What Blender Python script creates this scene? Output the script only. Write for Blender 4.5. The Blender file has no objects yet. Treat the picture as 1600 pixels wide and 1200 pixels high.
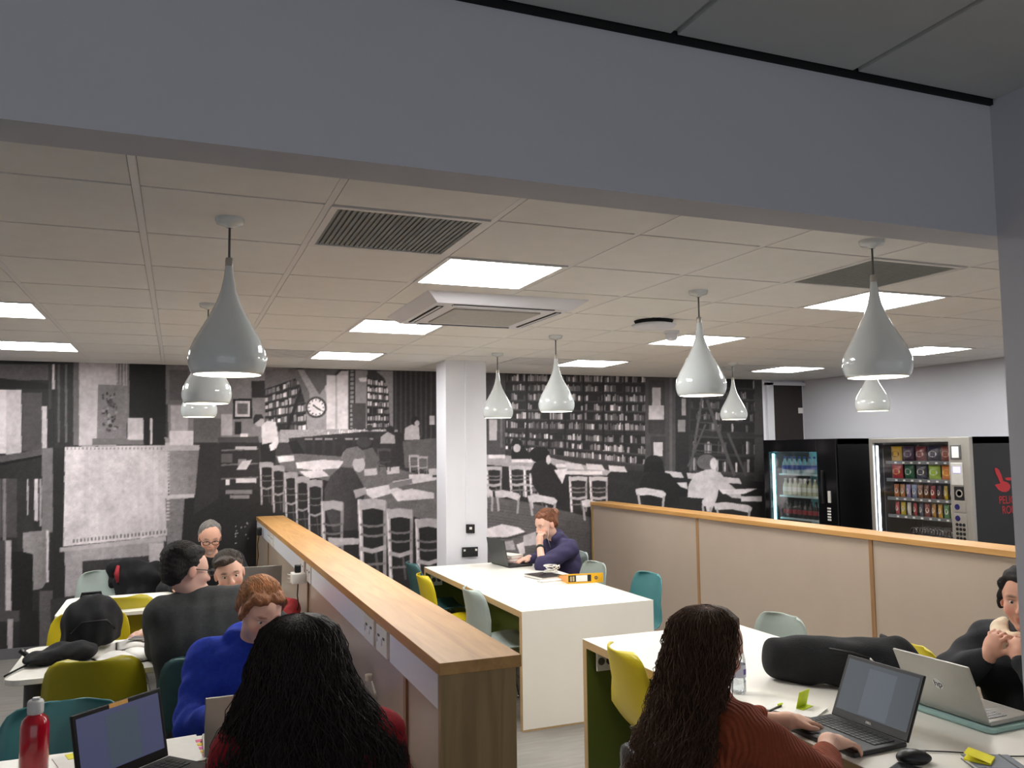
import bpy, bmesh, math, random
import numpy as np
from mathutils import Vector, Matrix
random.seed(7); RNG = np.random.default_rng(7)
scene = bpy.context.scene
COL = scene.collection

# ------------------------------------------------------------------ camera
CAMH = 1.76
F_PX, YAW, PITCH, ROLL = 1304.3, 0.3806, 0.0786, -0.0112
_f = np.array([math.sin(YAW)*math.cos(PITCH), math.cos(YAW)*math.cos(PITCH), math.sin(PITCH)])
_r = np.array([math.cos(YAW), -math.sin(YAW), 0.0]); _u = np.cross(_r, _f)
CR = _r*math.cos(ROLL) + _u*math.sin(ROLL); CU = -_r*math.sin(ROLL) + _u*math.cos(ROLL); CF = _f
cam_data = bpy.data.cameras.new('camera'); cam = bpy.data.objects.new('camera', cam_data); COL.objects.link(cam)
cam_data.sensor_fit = 'HORIZONTAL'; cam_data.sensor_width = 36.0; cam_data.lens = 36.0*F_PX/1600.0
cam_data.clip_start = 0.05; cam_data.clip_end = 60
cam.matrix_world = Matrix(((CR[0], CU[0], -CF[0], 0), (CR[1], CU[1], -CF[1], 0), (CR[2], CU[2], -CF[2], CAMH), (0, 0, 0, 1)))
scene.camera = cam
# ------------------------------------------------------------------ world + exposure
W = bpy.data.worlds.new('world'); scene.world = W; W.use_nodes = True
bg = W.node_tree.nodes['Background']; bg.inputs[0].default_value = (0.88, 0.93, 1.0, 1); bg.inputs[1].default_value = 0.78
LED_POWER = 29.0
vs = scene.view_settings
vs.view_transform = 'Standard'; vs.look = 'None'; vs.exposure = 0.16; vs.gamma = 1.0; vs.use_curve_mapping = False

def ray(px, py): return CR*((px-800)/F_PX) + CU*((600-py)/F_PX) + CF
O = np.array([0, 0, CAMH])
def az(px, py, z): d = ray(px, py); return O + d*((z-CAMH)/d[2])
def ay(px, py, y): d = ray(px, py); return O + d*(y/d[1])
def ax(px, py, x): d = ray(px, py); return O + d*(x/d[0])
def topx(P):
    q = np.asarray(P, float) - O; z = q @ CF
    return 800 + F_PX*(q @ CR)/z, 600 - F_PX*(q @ CU)/z

# ------------------------------------------------------------------ materials
def lin(c):
    return tuple(((x/255)/12.92 if x/255 <= 0.04045 else ((x/255+0.055)/1.055)**2.4) for x in c) + (1.0,)
MATS = {}
def mat(name, c, rough=0.5, metal=0.0, var=0.06, scale=30, bump=0.0, bscale=None, coat=0.0, spec=0.5, stretch=None, sheen=0.0):
    if name in MATS: return MATS[name]
    m = bpy.data.materials.new(name); m.use_nodes = True; nt = m.node_tree; b = nt.nodes['Principled BSDF']
    b.inputs['Roughness'].default_value = rough; b.inputs['Metallic'].default_value = metal
    b.inputs['Coat Weight'].default_value = coat; b.inputs['Specular IOR Level'].default_value = spec
    if sheen: b.inputs['Sheen Weight'].default_value = sheen
    tc = nt.nodes.new('ShaderNodeTexCoord'); mp = nt.nodes.new('ShaderNodeMapping')
    nt.links.new(tc.outputs['Object'], mp.inputs[0])
    if stretch: mp.inputs['Scale'].default_value = stretch
    n = nt.nodes.new('ShaderNodeTexNoise'); n.inputs['Scale'].default_value = scale; n.inputs['Detail'].default_value = 4
    nt.links.new(mp.outputs[0], n.inputs['Vector'])
    r = nt.nodes.new('ShaderNodeValToRGB'); L = lin(c)
    r.color_ramp.elements[0].position = 0.3; r.color_ramp.elements[1].position = 0.7
    r.color_ramp.elements[0].color = tuple(x*(1-var) for x in L[:3]) + (1,)
    r.color_ramp.elements[1].color = tuple(min(1, x*(1+var)) for x in L[:3]) + (1,)
    nt.links.new(n.outputs['Fac'], r.inputs[0]); nt.links.new(r.outputs[0], b.inputs['Base Color'])
    if bump:
        n2 = nt.nodes.new('ShaderNodeTexNoise'); n2.inputs['Scale'].default_value = bscale or scale*3; n2.inputs['Detail'].default_value = 3
        nt.links.new(mp.outputs[0], n2.inputs['Vector'])
        bp = nt.nodes.new('ShaderNodeBump'); bp.inputs['Strength'].default_value = bump; bp.inputs['Distance'].default_value = 0.01
        nt.links.new(n2.outputs['Fac'], bp.inputs['Height']); nt.links.new(bp.outputs[0], b.inputs['Normal'])
    MATS[name] = m; return m
def wood(name, c1, c2, axis=1):
    m = mat(name, c1, rough=0.42, var=0.0); nt = m.node_tree; b = nt.nodes['Principled BSDF']
    mp = [n for n in nt.nodes if n.type == 'MAPPING'][0]; n = [n for n in nt.nodes if n.type == 'TEX_NOISE'][0]
    s = [9, 9, 9]; s[axis] = 0.7; mp.inputs['Scale'].default_value = s
    n.inputs['Scale'].default_value = 2.2; n.inputs['Detail'].default_value = 7; n.inputs['Distortion'].default_value = 1.1
    r = [n for n in nt.nodes if n.type == 'VALTORGB'][0]; r.color_ramp.elements[0].color = lin(c1); r.color_ramp.elements[1].color = lin(c2)
    return m
def emis(name, c, s, base=0.8):
    if name in MATS: return MATS[name]
    m = bpy.data.materials.new(name); m.use_nodes = True; nt = m.node_tree
    b = nt.nodes['Principled BSDF']; b.inputs['Base Color'].default_value = (base, base, base, 1); b.inputs['Roughness'].default_value = 0.35
    b.inputs['Emission Color'].default_value = lin(c); b.inputs['Emission Strength'].default_value = s
    MATS[name] = m; return m
def glass(name, tint=(255, 255, 255), refl=0.10):
    if name in MATS: return MATS[name]
    m = bpy.data.materials.new(name); m.use_nodes = True; nt = m.node_tree
    for n in list(nt.nodes):
        if n.type == 'BSDF_PRINCIPLED': nt.nodes.remove(n)
    out = [n for n in nt.nodes if n.type == 'OUTPUT_MATERIAL'][0]
    t = nt.nodes.new('ShaderNodeBsdfTransparent'); t.inputs[0].default_value = lin(tint)
    g = nt.nodes.new('ShaderNodeBsdfGlossy'); g.inputs['Roughness'].default_value = 0.05
    lw = nt.nodes.new('ShaderNodeLayerWeight'); lw.inputs[0].default_value = 0.25
    mt = nt.nodes.new('ShaderNodeMath'); mt.operation = 'MULTIPLY_ADD'; mt.inputs[1].default_value = 0.5; mt.inputs[2].default_value = refl*0.4
    nt.links.new(lw.outputs['Fresnel'], mt.inputs[0])
    mx = nt.nodes.new('ShaderNodeMixShader'); nt.links.new(mt.outputs[0], mx.inputs[0])
    nt.links.new(t.outputs[0], mx.inputs[1]); nt.links.new(g.outputs[0], mx.inputs[2]); nt.links.new(mx.outputs[0], out.inputs[0])
    MATS[name] = m; return m
def attr_mat(name, rough=0.6, spec=0.4, bump=0.0, bscale=120):
    if name in MATS: return MATS[name]
    m = bpy.data.materials.new(name); m.use_nodes = True; nt = m.node_tree; b = nt.nodes['Principled BSDF']
    a = nt.nodes.new('ShaderNodeAttribute'); a.attribute_name = 'tint'
    nt.links.new(a.outputs['Color'], b.inputs['Base Color']); b.inputs['Roughness'].default_value = rough; b.inputs['Specular IOR Level'].default_value = spec
    if bump:
        n2 = nt.nodes.new('ShaderNodeTexNoise'); n2.inputs['Scale'].default_value = bscale
        bp = nt.nodes.new('ShaderNodeBump'); bp.inputs['Strength'].default_value = bump; bp.inputs['Distance'].default_value = 0.004
        nt.links.new(n2.outputs['Fac'], bp.inputs['Height']); nt.links.new(bp.outputs[0], b.inputs['Normal'])
    MATS[name] = m; return m

M_wall = mat('lilac_grey_paint', (198, 198, 204), rough=0.7, var=0.015, scale=3, bump=0.05, bscale=300)
M_white_paint = mat('white_paint', (222, 222, 228), rough=0.6, var=0.015, scale=4)
M_floor = mat('grey_floor', (134, 130, 124), rough=0.5, var=0.14, scale=4, stretch=(1, 6, 1), bump=0.05)
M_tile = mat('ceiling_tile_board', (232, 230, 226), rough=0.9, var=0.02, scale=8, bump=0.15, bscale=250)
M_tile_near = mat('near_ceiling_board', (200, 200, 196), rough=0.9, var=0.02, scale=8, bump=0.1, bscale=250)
M_bar = mat('ceiling_bar_metal', (226, 224, 222), rough=0.5, var=0.01)
M_void = mat('ceiling_void', (92, 86, 76), rough=0.9, var=0.02)
M_gap = mat('shadow_gap_black', (12, 12, 14), rough=0.9, var=0.0)
M_oak = wood('oak_worktop', (204, 156, 92), (176, 128, 70), 1)
M_oakend = wood('oak_end_panel', (168, 138, 92), (136, 108, 68), 2)
M_oakbat = wood('oak_batten', (164, 126, 88), (140, 104, 70), 2)
M_panel = mat('beige_laminate', (176, 160, 144), rough=0.32, var=0.02, scale=5)
M_trunk = mat('white_trunking', (232, 234, 240), rough=0.3, var=0.01)
M_white = mat('white_laminate', (238, 234, 224), rough=0.28, var=0.01, scale=5)
M_ply = mat('ply_edge', (182, 152, 108), rough=0.5, var=0.1, scale=40, stretch=(1, 1, 12))
M_green = mat('olive_green_laminate', (92, 104, 38), rough=0.4, var=0.02)
M_black = mat('black_plastic', (16, 16, 18), rough=0.4, var=0.1)
M_blackgloss = mat('black_gloss', (10, 10, 12), rough=0.15, var=0.1)
M_blackfab = mat('black_fabric', (17, 17, 21), rough=0.9, var=0.3, scale=60, bump=0.3, bscale=200)
M_chrome = mat('chrome_wire', (200, 200, 205), rough=0.2, metal=1.0, var=0.02)
M_silver = mat('silver_metal', (176, 172, 164), rough=0.35, metal=0.6, var=0.02)
M_alu = mat('aluminium_lid', (168, 166, 160), rough=0.38, metal=0.5, var=0.02)
M_greymetal = mat('dark_grey_metal', (84, 84, 84), rough=0.5, var=0.05)
M_lampshade = mat('gloss_white_enamel', (216, 222, 222), rough=0.08, var=0.005, coat=0.5)
M_lampin = mat('lamp_inner_white', (245, 243, 238), rough=0.6, var=0.0)
M_paper = mat('white_paper', (236, 234, 228), rough=0.8, var=0.02)
M_led = emis('led_diffuser', (253, 252, 250), LED_POWER)
M_bulb = emis('lamp_bulb', (255, 246, 230), 45)

# ------------------------------------------------------------------ mesh helpers
class MB:
    def __init__(s): s.v = []; s.f = []
    def add(s, vs, fs):
        o = len(s.v); s.v += [tuple(map(float, p)) for p in vs]; s.f += [tuple(i+o for i in f) for f in fs]; return s
    def box(s, x0, x1, y0, y1, z0, z1, M=None):
        p = [(x, y, z) for z in (z0, z1) for y in (y0, y1) for x in (x0, x1)]
        if M is not None: p = [M @ Vector(q) for q in p]
        return s.add(p, [(0, 2, 3, 1), (4, 5, 7, 6), (0, 1, 5, 4), (2, 6, 7, 3), (0, 4, 6, 2), (1, 3, 7, 5)])
    def prism(s, pts, fn, t0, t1):
        n = len(pts); a = [fn(x, y, t0) for x, y in pts]; b = [fn(x, y, t1) for x, y in pts]
        return s.add(a+b, [tuple(range(n))[::-1], tuple(range(n, 2*n))] + [(i, (i+1) % n, n+(i+1) % n, n+i) for i in range(n)])
    def lathe(s, prof, n=24, c=(0, 0, 0), capa=False, capb=False):
        vs = []
        for r, z in prof:
            for k in range(n):
                a = 2*math.pi*k/n; vs.append((c[0]+r*math.cos(a), c[1]+r*math.sin(a), c[2]+z))
        fs = [(i*n+k, i*n+(k+1) % n, (i+1)*n+(k+1) % n, (i+1)*n+k) for i in range(len(prof)-1) for k in range(n)]
        if capa: fs.append(tuple(range(n))[::-1])
        if capb: fs.append(tuple(range((len(prof)-1)*n, len(prof)*n)))
        return s.add(vs, fs)
    def tube(s, path, r, n=6, caps=True):
        P = [Vector(p) for p in path]; R = r if isinstance(r, (list, tuple)) else [r]*len(P)
        vs = []; up = None
        for i, p in enumerate(P):
            t = (P[min(i+1, len(P)-1)] - P[max(i-1, 0)])
            t = t.normalized() if t.length > 1e-9 else Vector((0, 0, 1))
            if up is None: up = t.orthogonal().normalized()
            else:
                up = up - t*up.dot(t); up = up.normalized() if up.length > 1e-6 else t.orthogonal().normalized()
            w = t.cross(up)
            for k in range(n):
                a = 2*math.pi*k/n; vs.append(p + (up*math.cos(a) + w*math.sin(a))*R[i])
        m = len(P); fs = [(i*n+k, i*n+(k+1) % n, (i+1)*n+(k+1) % n, (i+1)*n+k) for i in range(m-1) for k in range(n)]
        if caps: fs += [tuple(range(n))[::-1], tuple(range((m-1)*n, m*n))]
        return s.add(vs, fs)
    def build(s, name, m, parent=None, smooth=False, bevel=0.0, seg=2):
        me = bpy.data.meshes.new(name); me.from_pydata(s.v, [], s.f)
        bm = bmesh.new(); bm.from_mesh(me)
        bmesh.ops.recalc_face_normals(bm, faces=bm.faces)
        if bevel:
            es = [e for e in bm.edges if len(e.link_faces) == 2 and e.calc_face_angle(0) > 0.5]
            bmesh.ops.bevel(bm, geom=es, offset=bevel, segments=seg, affect='EDGES', profile=0.5, clamp_overlap=True)
        bm.to_mesh(me); bm.free()
        if smooth: me.polygons.foreach_set('use_smooth', [True]*len(me.polygons))
        return link(name, me, m, parent)
def link(name, me, m, parent=None):
    o = bpy.data.objects.new(name, me); COL.objects.link(o)
    if m is not None and not me.materials: me.materials.append(m)
    if parent is not None: o.parent = parent
    return o
def tag(o, label, cat, group=None):
    o['label'] = label; o['category'] = cat
    if group: o['group'] = group
    return o
def thing(name, label, cat, loc=(0, 0, 0), rotz=0.0, group=None):
    o = bpy.data.objects.new(name, None); COL.objects.link(o); o.location = loc; o.rotation_euler = (0, 0, rotz); o.empty_display_size = 0.1
    return tag(o, label, cat, group)
def struct(o): o['kind'] = 'structure'; return o
def boxo(name, b, m, parent=None, bevel=0.0, smooth=False): return MB().box(*b).build(name, m, parent, smooth, bevel)
def copytree(o, parent=None):
    c = o.copy(); COL.objects.link(c); c.parent = parent
    for ch in o.children: copytree(ch, c)
    return c
def text_mesh(s, size, ext=0.0008):
    cu = bpy.data.curves.new('lettering', 'FONT'); cu.body = s; cu.size = size; cu.extrude = ext; cu.align_x = 'CENTER'; cu.align_y = 'CENTER'
    ob = bpy.data.objects.new('lettering', cu); COL.objects.link(ob)
    dg = bpy.context.evaluated_depsgraph_get(); me = bpy.data.meshes.new_from_object(ob.evaluated_get(dg))
    bpy.data.objects.remove(ob); bpy.data.curves.remove(cu); return me

# ------------------------------------------------------------------ setting
CEIL = 2.60; WY = 8.5; RX = 7.4; LX = -3.4; BY0, BY1, BZ = 1.761, 1.89, 2.388; NC = 2.81; GX0, GY0 = -0.138, 2.807; BACK = -3.0
struct(boxo('floor', (LX-0.2, RX+0.3, BACK, WY+0.2, -0.1, 0.0), M_floor))
wall_back = struct(boxo('wall_back', (LX-0.2, RX+0.3, WY, WY+0.15, 0, 3.0), M_white_paint))
struct(boxo('wall_left', (LX-0.15, LX, BACK, WY, 0, 3.0), M_wall))
struct(boxo('wall_right', (RX, RX+0.15, BACK, WY, 0, 3.0), M_wall))
struct(boxo('wall_near', (2.293, 2.75, BACK, BY0, 0, 3.0), M_wall))
struct(boxo('baseboard_back', (LX, 6.763, WY-0.018, WY, 0, 0.09), mat('grey_skirting', (104, 104, 106), rough=0.5, var=0.02)))
struct(boxo('trim_beam', (LX, RX, BY0, BY1, BZ, 2.9), M_wall))
struct(boxo('trim_shadow_gap', (LX, 2.293, BY0-0.012, BY0, NC-0.016, NC+0.02), M_gap))
ceil_far = struct(boxo('ceiling', (LX, RX, BY1, WY, CEIL+0.012, CEIL+0.05), M_void))
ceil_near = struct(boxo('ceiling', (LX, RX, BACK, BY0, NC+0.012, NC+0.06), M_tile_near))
LIGHTS = [(2, 1), (2, 4), (2, 7), (-2, 4), (-2, 7), (6, 1), (6, 4), (6, 7), (10, 1), (10, 4), (10, 7)]
GRILLES = [(1, 0), (5, 0)]; SLATS = [(1, 7), (5, 7), (9, 7)]
skip = set(LIGHTS+GRILLES+SLATS)
def tile_mesh(w, d):
    mb = MB(); mb.box(-w/2, w/2, -d/2, d/2, -0.002, 0.012); me = bpy.data.meshes.new('ceiling_tile'); me.from_pydata(mb.v, [], mb.f); me.materials.append(M_tile); return me
tmesh = {}
for i in range(-6, 13):
    for j in range(-2, 10):
        if (i, j) in skip: continue
        xa, xb = max(GX0+0.6*i+0.014, LX), min(GX0+0.6*(i+1)-0.014, RX)
        ya, yb = max(GY0+0.6*j+0.008, BY1), min(GY0+0.6*(j+1)-0.006, WY)
        if xb-xa < 0.03 or yb-ya < 0.03: continue
        k = (round(xb-xa, 3), round(yb-ya, 3))
        if k not in tmesh: tmesh[k] = tile_mesh(*k)
        o = link('ceiling_tile', tmesh[k], M_tile, ceil_far); o.location = ((xa+xb)/2, (ya+yb)/2, CEIL)
for i in range(-5, 13):
    x = GX0+0.6*i
    boxo('ceiling_grid_bar', (x-0.012, x+0.012, BY1, WY, CEIL-0.001, CEIL+0.012), M_bar, ceil_far)
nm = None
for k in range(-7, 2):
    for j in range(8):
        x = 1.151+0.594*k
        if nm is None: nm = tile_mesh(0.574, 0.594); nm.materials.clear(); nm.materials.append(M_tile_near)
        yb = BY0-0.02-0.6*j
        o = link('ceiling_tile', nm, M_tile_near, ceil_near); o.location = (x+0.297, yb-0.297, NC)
# column
colm = struct(boxo('trim_column', (2.29, 2.69, 7.38, 7.68, 0, CEIL), M_white_paint, bevel=0.004))
boxo('conduit', (2.478, 2.496, 7.366, 7.38, 0.86, CEIL), M_white_paint, colm)
def face_y(x, y, t, Y=7.38): p = ay(x, y, Y); return (p[0], Y-t, p[2])
MB().prism([(727, 819), (740.5, 819), (740.5, 833), (727, 833)], face_y, 0.014, 0.026).build('light_switch', M_black, colm, bevel=0.002)
MB().prism([(721, 855), (745.5, 854), (745.5, 869), (721, 870)], face_y, 0.014, 0.026).build('twin_socket', M_black, colm, bevel=0.002)
for q in ((734, 823, 2, 4), (724.5, 858, 1.5, 3), (742.5, 857, 1.5, 3)):
    MB().prism([(q[0]-q[2]/1, q[1]), (q[0]+q[2]/1, q[1]), (q[0]+q[2], q[1]+q[3]), (q[0]-q[2], q[1]+q[3])], face_y, 0.026, 0.029).build('rocker_switch', M_paper, colm)
# door in the back corner
dr = struct(MB().box(6.87, 7.36, WY-0.03, WY, 0, 2.53).build('door_1', mat('dark_door_wood', (44, 36, 36), rough=0.5, var=0.15, stretch=(8, 8, 1))))
MB().box(6.80, 6.90, WY-0.05, WY-0.001, 0, 2.56).box(6.80, 7.40, WY-0.05, WY-0.001, 2.53, 2.57).build('door_frame', M_white_paint, dr)
boxo('door_sign', (7.29, 7.36, WY-0.034, WY-0.03, 2.18, 2.25), M_paper, dr)
boxo('door_handle', (6.93, 6.95, WY-0.06, WY-0.03, 1.0, 1.12), M_chrome, dr)

# ------------------------------------------------------------------ ceiling fittings
for (i, j) in LIGHTS:
    where = {2: 'above the centre tables', -2: 'above the left tables', 6: 'above the right partition', 10: 'above the vending machines'}[i]
    row = {1: 'first after the beam', 4: 'middle of its lane', 7: 'last before the mural wall'}[j]
    t = thing('ceiling_light', 'square LED ceiling panel %s, %s' % (where, row), 'light', (GX0+0.6*i+0.3, GY0+0.6*j+0.3, CEIL), 0, 'square LED ceiling panels')
    m = MB()
    for b in ((-0.29, 0.29, -0.29, -0.268), (-0.29, 0.29, 0.268, 0.29), (-0.29, -0.268, -0.268, 0.268), (0.268, 0.29, -0.268, 0.268)): m.box(*b, -0.006, 0.012)
    m.build('light_frame', M_bar, t)
    boxo('diffuser', (-0.268, 0.268, -0.268, 0.268, -0.003, 0.006), M_led, t)
for q, (i, j) in enumerate(GRILLES):
    t = thing('ceiling_grille', ['dark perforated square ceiling grille beside the bright panel over the left aisle', 'dark perforated square ceiling grille behind the pendant lamp near the wall corner'][q], 'vent', (GX0+0.6*i+0.3, GY0+0.6*j+0.3, CEIL), 0, 'dark ceiling grilles')
    m = MB()
    for b in ((-0.29, 0.29, -0.29, -0.265), (-0.29, 0.29, 0.265, 0.29), (-0.29, -0.265, -0.265, 0.265), (0.265, 0.29, -0.265, 0.265)): m.box(*b, -0.006, 0.012)
    m.build('grille_frame', M_bar, t)
    boxo('grille_back', (-0.265, 0.265, -0.265, 0.265, 0.004, 0.012), mat('grille_back_grey', (112, 114, 114), rough=0.8), t)
    m = MB()
    for k in range(27): x = -0.26+0.02*k; m.box(x-0.006, x+0.006, -0.265, 0.265, -0.002, 0.004)
    o = m.build('grille_bars', mat('grille_bar_grey', (134, 138, 136), rough=0.6), t); o['kind'] = 'stuff'
for q, (i, j) in enumerate(SLATS):
    t = thing('ceiling_diffuser', ['slatted air diffuser by the mural wall over the left tables', 'slatted air diffuser by the mural wall beside the column', 'slatted air diffuser by the mural wall near the vending machines'][q], 'vent', (GX0+0.6*i+0.3, GY0+0.6*j+0.3, CEIL), 0, 'slatted ceiling diffusers')
    boxo('diffuser_back', (-0.29, 0.29, -0.29, 0.29, 0.004, 0.012), M_void, t)
    m0 = None
    for k in range(7):
        y = -0.25+0.083*k
        if m0 is None: sl = boxo('slat', (-0.28, 0.28, -0.022, 0.022, -0.004, 0.004), M_bar, t); m0 = sl.data
        else: sl = link('slat', m0, None, t)
        sl.location = (0, y, 0)
# air conditioning cassette
t = thing('air_conditioner', 'white ceiling cassette air conditioner with slotted edges between light panels', 'air conditioner', (1.67, 4.63, CEIL-0.003))
m = MB(); m.add([(sx*a, sy*a, z) for a, z in ((0.47, 0.0), (0.40, -0.05)) for sx, sy in ((-1, -1), (1, -1), (1, 1), (-1, 1))], [(0, 1, 5, 4), (1, 2, 6, 5), (2, 3, 7, 6), (3, 0, 4, 7), (4, 5, 6, 7), (3, 2, 1, 0)])
m.build('cassette_panel', M_white_paint, t)
boxo('intake_grille', (-0.26, 0.26, -0.26, 0.26, -0.058, -0.05), mat('intake_grey', (178, 176, 170), rough=0.6), t)
for b in ((-0.3, 0.3, -0.375, -0.335), (-0.3, 0.3, 0.335, 0.375), (-0.375, -0.335, -0.3, 0.3), (0.335, 0.375, -0.3, 0.3)):
    s_ = boxo('air_slot', (*b, -0.053, -0.045), M_gap, t)
    if b[1]-b[0] > 0.3: boxo('louvre', (b[0], b[1], b[2]+0.012, b[3]-0.014, -0.056, -0.053), M_white_paint, s_)
    else: boxo('louvre', (b[0]+0.012, b[1]-0.014, b[2], b[3], -0.056, -0.053), M_white_paint, s_)
t = thing('wireless_access_point', 'flat white wireless access point under the ceiling with dark mount', 'access point', (2.9, 4.72, CEIL))
MB().lathe([(0.02, 0), (0.13, 0), (0.12, -0.02), (0.02, -0.02)], 24).build('mount', M_gap, t, True)
MB().lathe([(0.10, -0.02), (0.145, -0.03), (0.13, -0.05), (0.0, -0.056)], 28).build('body', M_white_paint, t, True)
t = thing('smoke_detector', 'small round white smoke detector by the access point', 'smoke detector', (3.28, 5.1, CEIL))
MB().lathe([(0.055, 0), (0.055, -0.02), (0.05, -0.022)], 20).build('base', M_white_paint, t, True)
MB().lathe([(0.042, -0.02), (0.042, -0.055), (0.03, -0.07), (0.0, -0.072)], 20).build('sensor', M_white_paint, t, True)
# pendant lamps
shade_prof = [(0.012, 0.41), (0.014, 0.38), (0.018, 0.345), (0.027, 0.30), (0.043, 0.255), (0.065, 0.21), (0.09, 0.165), (0.112, 0.125), (0.127, 0.09), (0.1335, 0.06), (0.132, 0.035), (0.125, 0.012), (0.118, 0.0)]
def make_pendant():
    t = thing('pendant_lamp', 'x', 'lamp')
    z0 = 2.035
    sh = MB().lathe(shade_prof + [(r-0.004, z) for r, z in shade_prof[::-1][:-1]], 40, (0, 0, z0)).build('lamp_shade', M_lampshade, t, True)
    MB().lathe([(r-0.0045, z+0.0005) for r, z in shade_prof[::-1][:-2]], 40, (0, 0, z0)).build('shade_lining', M_lampin, sh, True)
    MB().tube([(0, 0, z0+0.40), (0, 0, CEIL-0.02)], 0.004, 8).build('cord', M_greymetal, t, True)
    MB().lathe([(0.0, 0.42), (0.012, 0.42), (0.014, 0.41), (0.014, 0.39)], 12, (0, 0, z0)).build('cord_grip', M_silver, t, True)
    MB().lathe([(0.0, -0.035), (0.012, -0.035), (0.02, -0.028), (0.045, -0.022), (0.05, -0.012), (0.05, 0.0)], 24, (0, 0, CEIL)).build('ceiling_rose', M_lampshade, t, True)
    MB().lathe([(0.0, 0.06), (0.02, 0.065), (0.032, 0.09), (0.03, 0.115), (0.016, 0.15), (0.014, 0.19), (0.0, 0.19)], 16, (0, 0, z0)).build('bulb', M_bulb, t, True)
    return t
pend = make_pendant()
PEND = [(0.158, 3.105, 'over the left tables, first after the beam'), (0.145, 4.95, 'over the left tables, second after the beam'), (0.145, 6.8, 'over the left tables, last before the mural'),
        (2.624, 2.574, 'over the right table, hanging beside the wall corner'), (2.577, 3.736, 'between the right table and the centre table'), (2.58, 5.571, 'over the white centre table where the purple hoodie woman sits'),
        (2.564, 6.744, 'in front of the white column'), (5.13, 5.1, 'in front of the grey wall above the snack machine'), (5.125, 6.885, 'in front of the mural near the drinks machine')]
for k, (x, y, w) in enumerate(PEND):
    o = pend if k == 0 else copytree(pend)
    o.location = (x, y, 0); tag(o, 'glossy white teardrop pendant lamp '+w, 'lamp', 'teardrop pendant lamps')

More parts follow.
